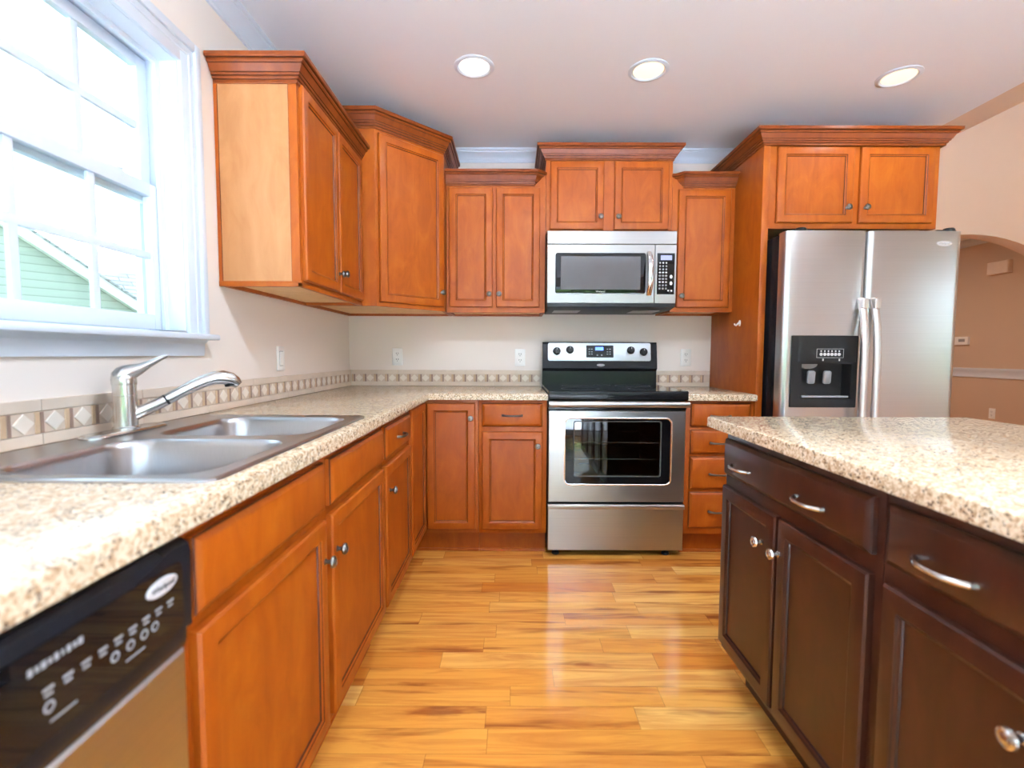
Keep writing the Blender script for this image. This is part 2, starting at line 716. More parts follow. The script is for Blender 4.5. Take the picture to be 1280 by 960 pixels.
# ---------------------------------------------------------------- the room
CZ = 2.47
WX = 6.4


def wall_with_hole(mb, b, u0, u1, v0, v1, hole, thick):
    """upright slab with one rectangular hole, reveal included"""
    h0, h1, k0, k1 = hole
    for w in (0, -thick):
        for q in ((u0, h0, v0, v1), (h1, u1, v0, v1), (h0, h1, v0, k0), (h0, h1, k1, v1)):
            if q[1] - q[0] > 1e-4 and q[3] - q[2] > 1e-4:
                mb.face([mb.bm.verts.new(p) for p in b.rect(*q, w)])
    mb.loft([b.rect(h0, h1, k0, k1, 0), b.rect(h0, h1, k0, k1, -thick)])
    mb.loft([b.rect(u0, u1, v0, v1, 0), b.rect(u0, u1, v0, v1, -thick)])


mb = MB('floor')
mb.box(-.15, WX + .15, -4.82, 3.7, -.08, 0)
struct('floor', mb)
mb = MB('ceiling')
mb.box(0, 3.60, -4.7, 0, CZ, CZ + .1)
struct('ceiling', mb)
mb = MB('ceiling')
mb.box(3.79, WX, -4.7, .5, 3.35, 3.45)
struct('ceiling_living', mb)
mb = MB('ceiling')
mb.box(2.6, WX, .62, 3.6, CZ, CZ + .1)
struct('ceiling_dining', mb)
mb = MB('wall')
mb.box(-.15, 3.60, 0, .15, 0, CZ + .1)
struct('wall_back', mb)
mb = MB('wall')
lb = B((0, 0, 0), (0, 1, 0), (1, 0, 0))
wall_with_hole(mb, lb, -4.7, 0, 0, CZ + .1, (-2.385, -1.62, 1.195, 2.105), .15)
struct('wall_left', mb)
mb = MB('tan')
mb.box(3.60, 3.79, -4.7, .5, CZ, 3.45)
struct('wall_header', mb)
mb = MB('tan')
mb.box(3.60, 3.79, .15, .5, 0, CZ)
mb.box(3.60, 3.79, 0, .15, 0, CZ)
struct('wall_return', mb)
# wall with the arched opening into the dining room
mb = MB('tan')
ac, ar, az, hw = 4.63, 1.12, .947, .92
out = [(2.6, 0), (ac - hw, 0)]
a0 = math.asin(hw / ar)
for i in range(25):
    t = -a0 + 2 * a0 * i / 24
    out.append((ac + ar * sin(t), az + ar * cos(t)))
out += [(ac + hw, 0), (WX, 0), (WX, 3.45), (2.6, 3.45)]
fr = [(x, .5, z) for x, z in out]
bk = [(x, .62, z) for x, z in out]
mb.poly([fr])
mb.poly([bk])
mb.loft([fr, bk])
struct('wall_arch', mb, sharp=25, weld=True)
mb = MB('tan')
rb = B((WX, 0, 0), (0, -1, 0), (-1, 0, 0))
wall_with_hole(mb, rb, -3.6, 4.7, 0, 3.45, (2.95, 4.45, .8, 2.1), .15)
struct('wall_right', mb)
mb = MB('tan')
mb.box(2.6, WX, 3.6, 3.7, 0, CZ + .1)
mb.box(2.5, 2.6, .62, 3.6, 0, CZ + .1)
struct('wall_dining', mb)
mb = MB('wall')
fb = B((0, -4.7, 0), (1, 0, 0), (0, 1, 0))
wall_with_hole(mb, fb, -.15, WX + .15, 0, 3.45, (.20, 3.40, 0, 2.08), .12)
struct('wall_front', mb)

# crown moulding of the room, chair rail of the dining room
RC = [(0, CZ - .072), (.010, CZ - .072), (.010, CZ - .060), (.016, CZ - .056), (.018, CZ - .050), (.026, CZ - .040), (.040, CZ - .026), (.052, CZ - .020), (.054, CZ - .014), (.066, CZ - .012), (.066, CZ), (0, CZ)]
mb = MB('trim')
sweep(mb, [(0, -4.7), (0, 0)], RC)
struct('trim_1', mb)
mb = MB('trim')
sweep(mb, [(0, 0), (3.6, 0)], RC)
struct('trim_2', mb)
mb = MB('trim')
sweep(mb, [(WX, 3.6), (WX, .62)], RC)
struct('trim_3', mb)
mb = MB('trim')
sweep(mb, [(WX, 3.6), (WX, .62)], [(0, .89), (.012, .89), (.014, .90), (.010, .91), (.010, .955), (.016, .965), (.020, .985), (.020, .997), (0, .997)])
struct('trim_4', mb)
mb = MB('trim')
mb.box(WX - .015, WX, .62, 3.6, 0, .10)
struct('baseboard_right', mb)

# patio door and side window, unseen behind the camera, enlarged to light the room
mb = MB('trim')
for x0, x1 in ((.20, .26), (1.24, 1.32), (2.28, 2.36), (3.34, 3.40)):
    mb.box(x0, x1, -4.79, -4.73, 0, 2.08)
for z0, z1 in ((0, .08), (2.01, 2.08)):
    mb.box(.20, 3.40, -4.79, -4.73, z0, z1)
o = struct('door_1', mb)
mb = MB('glass')
for x0, x1 in ((.26, 1.24), (1.32, 2.28), (2.36, 3.34)):
    mb.box(x0, x1, -4.765, -4.758, .08, 2.01)
struct('door_pane', mb, o)
mb = MB('trim')
for y0, y1 in ((-4.45, -4.40), (-3.725, -3.675), (-3.0, -2.95)):
    mb.box(WX + .06, WX + .1, y0, y1, .8, 2.1)
for z0, z1 in ((.8, .85), (1.43, 1.47), (2.05, 2.1)):
    mb.box(WX + .06, WX + .1, -4.45, -2.95, z0, z1)
o = struct('window_2', mb)

# the double-hung window over the sink
Y0, Y1, ZB, ZT = -2.385, -1.62, 1.195, 2.105
win = bpy.data.objects.new('window_1', None)
win.location = (0, -1.89, 1.195)
win['kind'] = 'structure'
COL.objects.link(win)


def wpart(name, mb, m=None):
    o = mb.build(name, win, (0, -1.89, 1.195))
    o['kind'] = 'structure'
    return o


mb = MB('trim')   # casing round three sides, two steps
for (a, bb, c, d) in ((Y1 - .012, Y1 + .078, ZB, ZT + .078), (Y0 - .078, Y0 + .012, ZB, ZT + .078), (Y0 + .012, Y1 - .012, ZT - .012, ZT + .078)):
    mb.box(0, .014, a, bb, c, d, bev=.002)
for (a, bb, c, d) in ((Y1 + .05, Y1 + .078, ZB, ZT + .078), (Y0 - .078, Y0 - .05, ZB, ZT + .078), (Y0 - .05, Y1 + .05, ZT + .05, ZT + .078)):
    mb.box(.012, .024, a, bb, c, d, bev=.003)
for (a, bb, c, d) in ((Y1 + .024, Y1 + .034, ZB, ZT + .034), (Y0 - .034, Y0 - .024, ZB, ZT + .034), (Y0 - .024, Y1 + .024, ZT + .024, ZT + .034)):
    mb.box(.012, .018, a, bb, c, d, bev=.002)
wpart('window_casing', mb)
mb = MB('trim')
mb.box(-.10, .060, Y0 - .115, Y1 + .082, 1.180, 1.200, bev=.006)
wpart('window_sill', mb)
mb = MB('trim')
sweep(mb, [(0, Y0 - .08), (0, Y1 + .062)], [(0, 1.125), (.010, 1.125), (.012, 1.132), (.014, 1.165), (.020, 1.172), (.028, 1.180), (0, 1.180)])
wpart('window_apron', mb)
mb = MB('trim')   # vinyl frame and jamb lining, mitre-free butt joints
for a, bb in ((Y0, Y0 + .012), (Y1 - .012, Y1)):
    mb.box(-.15, -.0005, a, bb, ZB + .016, ZT - .012)
mb.box(-.15, -.0005, Y0, Y1, ZT - .012, ZT)
mb.box(-.15, -.101, Y0, Y1, ZB, ZB + .016)
for x0, x1 in ((-.150, -.128), (-.070, -.058)):
    for a, bb in ((Y0 + .012, Y0 + .03), (Y1 - .03, Y1 - .012)):
        mb.box(x0, x1, a, bb, ZB + .016, ZT - .012)
    mb.box(x0, x1, Y0 + .03, Y1 - .03, ZT - .03, ZT - .012)
wpart('window_frame', mb)


def sash(x0, x1, z0, z1, bot, top, name):
    a, bb = Y0 + .014, Y1 - .014
    st = .042
    mb = MB('trim')
    mb.box(x0, x1, a, a + st, z0, z1, bev=.002)
    mb.box(x0, x1, bb - st, bb, z0, z1, bev=.002)
    mb.box(x0, x1, a + st, bb - st, z0, z0 + bot, bev=.002)
    mb.box(x0, x1, a + st, bb - st, z1 - top, z1, bev=.002)
    o = wpart(name, mb)
    xm = (x0 + x1) / 2
    mb = MB('trim')
    zm = (z0 + bot + z1 - top) / 2
    for ym in (-1.888, -2.113):
        mb.box(xm - .006, xm + .006, ym - .0115, ym + .0115, z0 + bot, z1 - top, bev=.002)
    mb.box(xm - .0068, xm + .0068, a + st, bb - st, zm - .0115, zm + .0115, bev=.002)
    wpart('muntin', mb)
    mb = MB('glass')
    mb.box(xm - .0025, xm + .0025, a + st - .004, bb - st + .004, z0 + bot - .004, z1 - top + .004)
    wpart('pane', mb)
    return o


sash(-.126, -.100, 1.628, 2.088, .055, .036, 'upper_sash')
sash(-.098, -.072, 1.212, 1.682, .048, .040, 'lower_sash')
mb = MB('trim')   # catch on the meeting rail
for y in (-1.80, -2.18):
    mb.box(-.112, -.078, y - .03, y + .03, 1.682, 1.690, bev=.003)
    mb.tube([(-.095, y, 1.694), (-.085, y + .03, 1.697)], .005, 8)
wpart('sash_lock', mb)

# ---------------------------------------------------------------- worktops, splashback, sink
CT, CBT, EY = .919, .884, .650
SX0, SX1, SY0, SY1 = .045, .612, -2.492, -1.642      # sink rim


def slab(T_or_none, poly, hole=None, name='granite_worktop'):
    mb = MB('granite')
    r = .006
    ring = []
    for d, z in ((0, CBT), (0, CT - r), (-r * .3, CT - r * .35), (-r, CT)):
        ring.append([Vector((q.x, q.y, z)) for q in offset_poly(poly, d)])
    mb.loft(ring)
    lo = [[Vector((p[0], p[1], CBT)) for p in poly]]
    hi = [ring[-1]]
    if hole:
        lo.append([Vector((p[0], p[1], CBT)) for p in hole])
        hi.append([Vector((p[0], p[1], CT)) for p in hole])
        mb.loft([lo[1], hi[1]])
    mb.poly(hi)
    mb.poly(lo)
    return mb


L_poly = [(0.001, -3.70), (EY, -3.70), (EY, -EY), (1.302, -EY), (1.302, -.001), (0.001, -.001)]
hole = [(SX0 + .02, SY0 + .02), (SX1 - .02, SY0 + .02), (SX1 - .02, SY1 - .02), (SX0 + .02, SY1 - .02)]
single('granite_worktop', slab(None, L_poly, hole), 'long L shaped speckled beige granite worktop holding the steel sink', 'worktop', (.32, -1.8, CBT))
single('granite_worktop', slab(None, [(2.068, -EY), (2.4465, -EY), (2.4465, -.001), (2.068, -.001)]), 'short speckled granite worktop between the stove and the tall panel', 'worktop', (2.25, -.32, CBT))


def splash(b, L, label, first=.0, loc=(0, 0, 0)):
    mb = MB('tile', 'tilem', 'tiled', 'tilet', 'tilek')
    z0, z1, z2, z3 = CT + .0005, .946, .998, 1.026
    t = .009

    def bx(u0, u1, v0, v1, w0, w1, m):
        mb.loft([b.rect(u0, u1, v0, v1, w0), b.rect(u0, u1, v0, v1, w1 - .001), b.rect(u0, u1, v0, v1, w1, .001)], False, True, m)
    n = max(1, round(L / .30))
    for i in range(n):
        a, c = L * i / n, L * (i + 1) / n
        bx(a + .0008, c - .0008, z0, z1 - .0008, 0, t, 'tile')
        bx(a + .0008, c - .0008, z2 + .0008, z3, 0, t, 'tile')
    bx(0, L, z1, z2, 0, t - .002, 'tilem')
    P = .0752
    u = first
    zc = (z1 + z2) / 2
    hh = (z2 - z1) / 2 - .002
    while u < L:
        for (a, c, mm) in ((u, u + .0125, 'tilet'), (u + .0132, u + .0225, 'tilek')):
            a, c = max(a, 0), min(c, L)
            if c - a > .002:
                bx(a, c, z1 + .001, z2 - .001, 0, t - .0005, mm)
        cu = u + .0225 + (P - .0225) / 2
        if cu - .026 > 0 and cu + .026 < L:
            dia = lambda k, w: [b.p(cu + k * .0245, zc, w), b.p(cu, zc + k * hh, w), b.p(cu - k * .0245, zc, w), b.p(cu, zc - k * hh, w)]
            mb.loft([dia(1, t - .002), dia(1, t), dia(.93, t + .0008)], False, True, 'tiled')
        u += P
    single('tile_splashback', mb, label, 'backsplash', loc, weld=False)


splash(B((.001, -3.7, 0), (0, 1, 0), (1, 0, 0)), 3.699, 'long beige tile border with pale diamonds behind the sink under the window', .02, (0, -1.85, CT))
splash(B((.012, -.001, 0), (1, 0, 0), (0, -1, 0)), 1.285, 'beige tile border with pale diamonds between the room corner and the stove', .005, (.65, 0, CT))
splash(B((2.068, -.001, 0), (1, 0, 0), (0, -1, 0)), .377, 'short beige tile border between the stove and the tall panel', .012, (2.25, 0, CT))

# sink
T = Thing('kitchen_sink', 'double bowl stainless steel drop-in sink in the granite under the window', 'sink', (.33, -2.067, CT))
sb = B((0, 0, 0), (1, 0, 0), (0, 0, 1), (0, 1, 0))      # u = x, v = y, w = z
mb = MB('sink')
ol = [(0, CT + .0005, .03), (.001, CT + .004, .03), (.006, CT + .0065, .028), (.012, CT + .0055, .024), (.016, CT + .0045, .022)]
loops = [sb.rrect(SX0 + i, SX1 - i, SY0 + i, SY1 - i, r, z, 8) for i, z, r in ol]
mb.loft(loops)
bowls = [(.165, .572, -2.050, -1.682), (.165, .572, -2.456, -2.104)]
deck = [loops[-1]]
for u0, u1, v0, v1 in bowls:
    deck.append(sb.rrect(u0, u1, v0, v1, .075, CT + .0045, 8))
mb.poly(deck)
T.part('rim', mb, weld=True)
for u0, u1, v0, v1 in bowls:
    mb = MB('sink')
    prof = [(0, .0045, .075), (.002, .0035, .074), (.006, -.003, .072), (.009, -.012, .07), (.018, -.13, .062), (.024, -.165, .058), (.040, -.182, .045), (.060, -.186, .03)]
    lp = [sb.rrect(u0 + i, u1 - i, v0 + i, v1 - i, r, CT + z, 8) for i, z, r in prof]
    cx, cyy = (u0 + u1) / 2, (v0 + v1) / 2
    n = len(lp[0])
    mb.loft(lp)
    k = [[v for v in lp[-1]]]
    ring = [sb.p(cx + .045 * cos(2 * pi * i / 24), cyy + .045 * sin(2 * pi * i / 24), CT - .188) for i in range(24)]
    mb.poly([lp[-1], ring])
    bowl = T.part('bowl', mb)
    mb = MB('chrome', 'blackm')
    mb.lathe((cx, cyy, CT - .188), (0, 0, 1), [(.046, 0), (.044, .002), (.034, .001), (.032, -.008)], 24)
    mb.lathe((cx, cyy, CT - .196), (0, 0, 1), [(.033, 0), (.02, .001), (.018, .004), (.0005, .005)], 24, 'blackm', cap0=True)
    T.part('drain', mb, bowl)

# faucet
T = Thing('kitchen_faucet', 'brushed nickel single lever pull-out faucet at the back of the sink', 'faucet', (.085, -2.01, CT + .005))
dx, dy = .77, .64
Fx, Fy = .085, -2.01
mb = MB('nickel')
zb = CT + .0052
fbas = [sb.rrect(Fx - .032 + i, Fx + .032 - i, Fy - .128 + i, Fy + .128 - i, .031 - i, z, 8) for i, z in ((0, zb), (0, zb + .004), (.003, zb + .008), (.008, zb + .010))]
mb.loft(fbas, True, True)
T.part('base_plate', mb)
mb = MB('nickel')
mb.lathe((Fx, Fy, zb + .008), (0, 0, 1), [(.030, 0), (.030, .006), (.0265, .010), (.026, .088), (.0268, .089), (.0268, .091), (.026, .092), (.026, .120), (.027, .121)], 28, cap1=True)
T.part('body', mb)
mb = MB('nickel')
S = [(0, .962, .018), (.03, .976, .0165), (.07, .996, .0155), (.086, 1.0045, .0155)]
mb.tube([(Fx + dx * t, Fy + dy * t, z) for t, z, r in S], [r for t, z, r in S], 18)
sp = T.part('spout', mb)
mb = MB('blackm')
mb.tube([(Fx + dx * .084, Fy + dy * .084, 1.0035), (Fx + dx * .092, Fy + dy * .092, 1.0075)], .0152, 18)
T.part('collar', mb, sp)
mb = MB('nickel')
S = [(.090, 1.0065, .0152), (.12, 1.024, .0155), (.15, 1.041, .0165), (.18, 1.055, .0175), (.205, 1.0625, .019), (.225, 1.064, .0205), (.245, 1.058, .020), (.258, 1.049, .017), (.266, 1.041, .012)]
mb.tube([(Fx + dx * t, Fy + dy * t, z) for t, z, r in S], [r for t, z, r in S], 18)
mb.lathe((Fx + dx * .243, Fy + dy * .243, 1.052), (dx * .25, dy * .25, -1), [(.0165, 0), (.0165, .013), (.013, .014), (.0005, .014)], 18, 'blackm')
T.part('spray_head', mb, sp)
mb = MB('nickel')
# domed cap that runs out into the lever
S = [(-.027, 1.060, .004), (-.020, 1.066, .018), (-.008, 1.073, .0245), (.006, 1.080, .0250), (.02, 1.086, .0225), (.036, 1.093, .0185), (.055, 1.105, .0155), (.075, 1.117, .0145), (.092, 1.126, .012), (.098, 1.128, .006)]
fl = [1, 1, .95, .9, .85, .75, .62, .5, .42, .4]
loops = []
tv = Vector((dx, dy, 0))
sv = Vector((-dy, dx, 0))
for (t, z, r), q in zip(S, fl):
    c = Vector((Fx, Fy, z)) + tv * t
    nrm = (Vector((0, 0, 1)) - tv * .35).normalized()
    loops.append([c + sv * r * cos(2 * pi * j / 18) + nrm * r * q * sin(2 * pi * j / 18) for j in range(18)])
mb.loft(loops, True, True)
mb.lathe((Fx, Fy, zb + .126), (0, 0, 1), [(.027, 0), (.0275, .004), (.0270, .016), (.0245, .026), (.018, .034), (.008, .038), (.0005, .039)], 28, cap0=True)
T.part('lever', mb)

# ---------------------------------------------------------------- base cabinets
XF = .612          # face frame plane of the left run (x) and of the back run (-y)
ZK = .127          # top of the toe kick
bl = B((XF, 0, 0), (0, 1, 0), (1, 0, 0))       # left run: u = y
bb_ = B((0, -XF, 0), (1, 0, 0), (0, -1, 0))     # back run: u = x
ZD0, ZD1, ZP0, ZP1 = .152, .705, .730, .856
ZC = CBT - .001


def base_box(x0, x1, y0, y1, m='wood'):
    mb = MB(m)
    mb.box(x0, x1, y0, y1, ZK, ZC, bev=.0015)
    return mb


T = Thing('base_cabinet', 'orange maple sink base cabinet with two doors and two handleless drawer fronts, beside the dishwasher', 'cabinet', (.30, -2.03, 0))
# open at the top so that the bowls hang inside it
mb = MB('wood')
mb.box(.03, XF, -2.592, -2.572, ZK, ZC)
mb.box(.03, XF, -1.487, -1.468, ZK, ZC)
mb.box(.03, XF - .02, -2.572, -1.487, ZK, ZK + .018)
mb.box(.03, .036, -2.572, -1.487, ZK + .018, .6)
T.part('carcass', mb)
mb = MB('wood')
for a, c in ((-2.592, -2.55), (-2.068, -2.008), (-1.515, -1.468)):
    mb.box(XF - .019, XF, a, c, ZK, ZC)
for a, c in ((-2.55, -2.068), (-2.008, -1.515)):
    for z0, z1 in ((ZK, .17), (.69, .745), (.845, ZC)):
        mb.box(XF - .019, XF, a, c, z0, z1)
T.part('face_frame', mb)
mb = MB('wood')
mb.box(.53, .545, -2.592, -1.468, 0, ZK)
T.part('toe_kick', mb)
mb = MB('wood')
mb.tube([(.548, -2.592, .004), (.548, -1.468, .004)], .011, 10)
T.part('shoe_moulding', mb)
drawer(T, bl, -2.562, -2.056, ZP0, ZP1, name='false_drawer_front')
drawer(T, bl, -2.016, -1.500, ZP0, ZP1, name='false_drawer_front')
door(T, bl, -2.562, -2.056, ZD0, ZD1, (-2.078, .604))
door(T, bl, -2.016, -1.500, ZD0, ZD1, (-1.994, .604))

T = Thing('base_cabinet', 'narrow orange maple base cabinet, one drawer over one door, right of the sink', 'cabinet', (.30, -1.24, 0))
T.part('carcass', base_box(.004, XF, -1.466, -1.006))
mb = MB('wood')
mb.box(.53, .545, -1.466, -1.006, 0, ZK)
T.part('toe_kick', mb)
drawer(T, bl, -1.478 + .015, -1.028, ZP0, ZP1, [(-1.245, .790)])
door(T, bl, -1.463, -1.022, ZD0, ZD1, (-1.425, .604))

T = Thing('corner_base_cabinet', 'L shaped orange maple corner base cabinet with two tall doors meeting at the inner corner', 'cabinet', (.30, -.30, 0))
mb = MB('wood')
poly = [(.004, -1.004), (XF, -1.004), (XF, -XF), (.918, -XF), (.918, -.004), (.004, -.004)]
mb.loft([[Vector((a, c, z)) for a, c in poly] for z in (ZK, ZC)])
mb.poly([[Vector((a, c, ZK)) for a, c in poly]])
mb.poly([[Vector((a, c, ZC)) for a, c in poly]])
T.part('carcass', mb)
mb = MB('wood')
mb.loft([[Vector((a, c, z)) for a, c in ((.545, -1.004), (.545, -.545), (.918, -.545), (.918, -.53), (.53, -.53), (.53, -1.004))] for z in (0, ZK)], True, True)
T.part('toe_kick', mb)
mb = MB('wood')
mb.tube([(.548, -1.004, .004), (.548, -.548, .004), (.918, -.548, .004)], .011, 10)
T.part('shoe_moulding', mb)
door(T, bl, -.992, -XF - .021, ZD0, .868)
door(T, bb_, XF + .021, .901, ZD0, .862, (.878, .782))

T = Thing('base_cabinet', 'orange maple base cabinet with a drawer over a door, just left of the stove', 'cabinet', (1.1, -.30, 0))
T.part('carcass', base_box(.920, 1.300, -XF, -.004))
mb = MB('wood')
mb.box(.920, 1.300, -.545, -.53, 0, ZK)
T.part('toe_kick', mb)
mb = MB('wood')
mb.tube([(0.92, -.548, .004), (1.3, -.548, .004)], .011, 10)
T.part('shoe_moulding', mb)
drawer(T, bb_, .940, 1.274, ZP0 + .004, .864, [(1.107, .797)])
door(T, bb_, .940, 1.276, ZD0, ZD1, (1.248, .628))

T = Thing('drawer_base_cabinet', 'orange maple cabinet of four stacked drawers between the stove and the refrigerator panel', 'cabinet', (2.26, -.30, 0))
T.part('carcass', base_box(2.070, 2.4465, -XF, -.004))
mb = MB('wood')
mb.box(2.070, 2.4465, -.545, -.53, 0, ZK)
T.part('toe_kick', mb)
mb = MB('wood')
mb.tube([(2.07, -.548, .004), (2.4465, -.548, .004)], .011, 10)
T.part('shoe_moulding', mb)
for z0, z1 in ((.738, .868), (.586, .720), (.386, .570), (.164, .370)):
    drawer(T, bb_, 2.096, 2.424, z0, z1, [(2.258, (z0 + z1) / 2 - .005)])

# ---------------------------------------------------------------- wall cabinets
ZU = 1.388
YU = -.325 + .020      # face plane; the doors stand 2 cm in front of it
bu = B((0, YU, 0), (1, 0, 0), (0, -1, 0))

T = Thing('wall_cabinet', 'maple wall cabinet with a pale end panel beside the window', 'cabinet', (0.15, -1.07, ZU))
XU, LY0, LY1 = .307, -1.437, -.702
poly = [(.002, LY0), (XU, LY0), (XU, LY1), (.002, LY1)]
mb = carcass(poly, ZU, 2.15)
mb.box(.014, XU - .030, LY0 - .0015, LY0 + .001, ZU + .018, 2.15, 'veneer')
mb.box(.0135, .016, LY0 - .0022, LY0, ZU + .018, 2.15, 'glaze')
mb.box(XU - .032, XU - .0295, LY0 - .0022, LY0, ZU + .018, 2.15, 'glaze')
# end panel trimmed by a strip at the wall, the frame edge and a bottom rail
mb.box(.002, .014, LY0 - .004, LY0, ZU + .018, 2.15)
mb.box(XU - .030, XU + .001, LY0 - .004, LY0, ZU + .018, 2.15)
mb.box(.001, XU + .004, LY0 - .006, LY0 + .01, ZU - .002, ZU + .018, bev=.0015)
mb.box(XU - .01, XU + .004, LY0 - .006, LY1, ZU - .002, ZU + .014, bev=.0015)
T.part('carcass', mb)
b = B((XU, 0, 0), (0, 1, 0), (1, 0, 0))
door(T, b, -1.418, -1.058, 1.412, 2.132, (-1.080, 1.492))
door(T, b, -1.052, -.720, 1.412, 2.132, (-1.030, 1.500))
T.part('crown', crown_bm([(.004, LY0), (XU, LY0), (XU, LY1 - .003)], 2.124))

T = Thing('corner_wall_cabinet', 'tall maple corner wall cabinet with one diagonal door', 'cabinet', (.30, -.30, ZU))
CX = .385
poly = [(.002, -.700), (CX, -.700), (.700, -CX), (.700, -.002), (.002, -.002)]
mb = carcass(poly, ZU, 2.33)
T.part('carcass', mb)
dg = B((CX, -.700, 0), (1, 1, 0), (1, -1, 0))
LD = (.700 - CX) * 2 ** .5
mb = MB('wood')
mb.loft([dg.rect(0, LD, ZU - .001, ZU + .02, 0), dg.rect(0, LD, ZU - .001, ZU + .02, .003)], True, True)
T.part('bottom_rail', mb)
door(T, dg, .018, LD - .012, 1.410, 2.284, (LD - .034, 1.492))
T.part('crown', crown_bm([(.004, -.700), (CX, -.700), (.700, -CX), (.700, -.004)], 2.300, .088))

T = Thing('wall_cabinet', 'maple wall cabinet with two narrow doors between the diagonal corner cabinet and the microwave', 'cabinet', (1.0, -.15, ZU))
poly = [(.704, YU), (1.303, YU), (1.303, -.002), (.704, -.002)]
T.part('carcass', carcass(poly, ZU, 2.226))
door(T, bu, .722, .984, 1.420, 2.132, (.964, 1.497))
door(T, bu, 1.006, 1.270, 1.420, 2.132, (1.024, 1.497))
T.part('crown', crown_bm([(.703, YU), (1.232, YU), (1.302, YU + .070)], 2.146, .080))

T = Thing('wall_cabinet', 'raised two door maple wall cabinet directly above the microwave', 'cabinet', (1.68, -.15, 1.86))
poly = [(1.305, YU), (2.066, YU), (2.066, -.002), (1.305, -.002)]
T.part('carcass', carcass(poly, 1.864, 2.33))
door(T, bu, 1.330, 1.652, 1.886, 2.288, (1.632, 1.958))
door(T, bu, 1.716, 2.042, 1.886, 2.288, (1.738, 1.958))
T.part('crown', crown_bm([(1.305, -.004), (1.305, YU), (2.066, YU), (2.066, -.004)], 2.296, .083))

T = Thing('wall_cabinet', 'maple wall cabinet with a single door between the microwave and the refrigerator panel', 'cabinet', (2.25, -.15, ZU))
poly = [(2.068, YU), (2.446, YU), (2.446, -.002), (2.068, -.002)]
T.part('carcass', carcass(poly, ZU + .008, 2.222))
door(T, bu, 2.102, 2.418, 1.422, 2.124, (2.126, 1.490))
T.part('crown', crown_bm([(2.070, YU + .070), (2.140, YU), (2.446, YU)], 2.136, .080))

T = Thing('refrigerator_cabinet', 'deep maple cabinet over the refrigerator with a tall side panel down to the floor', 'cabinet', (2.9, -.31, 0))
YT = -.604
poly = [(2.485, YT), (3.405, YT), (3.405, -.002), (2.485, -.002)]
T.part('carcass', carcass(poly, 1.822, 2.27))
mb = MB('wood')
mb.box(2.4475, 2.484, -.6244, -.002, 0.001, 2.27, bev=.001)
T.part('side_panel', mb)
bt = B((0, YT, 0), (1, 0, 0), (0, -1, 0))
door(T, bt, 2.530, 2.940, 1.850, 2.250, (2.905, 1.928))
door(T, bt, 2.975, 3.372, 1.850, 2.250, (3.003, 1.928))
T.part('crown', crown_bm([(2.4475, -.004), (2.4475, -.6244), (3.407, -.6244), (3.407, -.004)], 2.252, .080))

# ---------------------------------------------------------------- text helper


def text_mb(mb, s, b, u, v, w, size, m='mark', align='CENTER', shear=0, ext=.0004):
    c = bpy.data.curves.new('t', 'FONT')
    c.body = s
    c.size = size
    c.align_x = align
    c.align_y = 'CENTER'
    c.shear = shear
    c.extrude = ext
    c.resolution_u = 3
    o = bpy.data.objects.new('t', c)
    COL.objects.link(o)
    dg_ = bpy.context.evaluated_depsgraph_get()
    me = bpy.data.meshes.new_from_object(o.evaluated_get(dg_))
    tmp = bmesh.new()
    tmp.from_mesh(me)
    mt = Matrix(((b.u.x, b.v.x, b.w.x, 0), (b.u.y, b.v.y, b.w.y, 0), (b.u.z, b.v.z, b.w.z, 0), (0, 0, 0, 1)))
    mt.translation = b.p(u, v, w)
    mb.merge(tmp, mb.slot(m), mt)
    bpy.data.objects.remove(o)
    bpy.data.curves.remove(c)
    bpy.data.meshes.remove(me)


def badge_mb(b, u, v, w, a, h, letter='blackm', size=None):
    mb = MB('badge', letter)
    mb.loft([b.ell(u, v, a, h, w), b.ell(u, v, a, h, w + .0015), b.ell(u, v, a * .93, h * .88, w + .0025)], True, True)
    text_mb(mb, 'Whirlpool', b, u, v, w + .0027, (size or a * .42) * .82, letter)
    return mb


# ---------------------------------------------------------------- stove
RX0, RX1 = 1.306, 2.063
T = Thing('electric_stove', 'stainless steel electric stove with black glass top between the back cabinets', 'stove', (1.6845, -.33, 0))
b = B((0, -.612, 0), (1, 0, 0), (0, -1, 0))
OC = (1.450, 1.924, .462, .768)      # the oven cavity behind the window
mb = MB('blackm')
mb.box(RX0, OC[0] - .02, -.612, -.03, .036, .925)
mb.box(OC[1] + .02, RX1, -.612, -.03, .036, .925)
mb.box(OC[0] - .02, OC[1] + .02, -.612, -.03, .036, OC[2] - .02)
mb.box(OC[0] - .02, OC[1] + .02, -.612, -.03, OC[3] + .02, .925)
mb.box(OC[0] - .02, OC[1] + .02, -.14, -.03, OC[2] - .02, OC[3] + .02)
T.part('body', mb)
mb = MB('steel')
dh = lambda w: b.rrect(1.400, 1.980, .417, .782, .028, w)
mb.loft([b.rect(RX0 + .001, RX1 - .001, .314, .828, 0), b.rect(RX0 + .001, RX1 - .001, .314, .828, .024), b.rect(RX0 + .001, RX1 - .001, .314, .828, .028, .004)])
mb.poly([b.rect(RX0 + .001, RX1 - .001, .314, .828, .028, .004), dh(.028)])
mb.poly([b.rect(RX0 + .001, RX1 - .001, .314, .828, 0), dh(0)])
mb.loft([dh(0), dh(.028)])
dr = T.part('oven_door', mb)
mb = MB('blackg', 'chrome', 'tint', 'slot')
mb.loft([b.rrect(1.392, 1.988, .409, .790, .034, .0275), b.rrect(1.392, 1.988, .409, .790, .034, .0315), b.rrect(1.397, 1.983, .414, .785, .030, .0325), b.rrect(1.401, 1.979, .418, .781, .027, .0300)], False, False, 'chrome')
win_o = lambda w, i=0: b.rrect(1.444 + i, 1.930 - i, .458 + i, .770 - i, .012, w)
mb.poly([dh(.0302), win_o(.0302)], m='blackg')
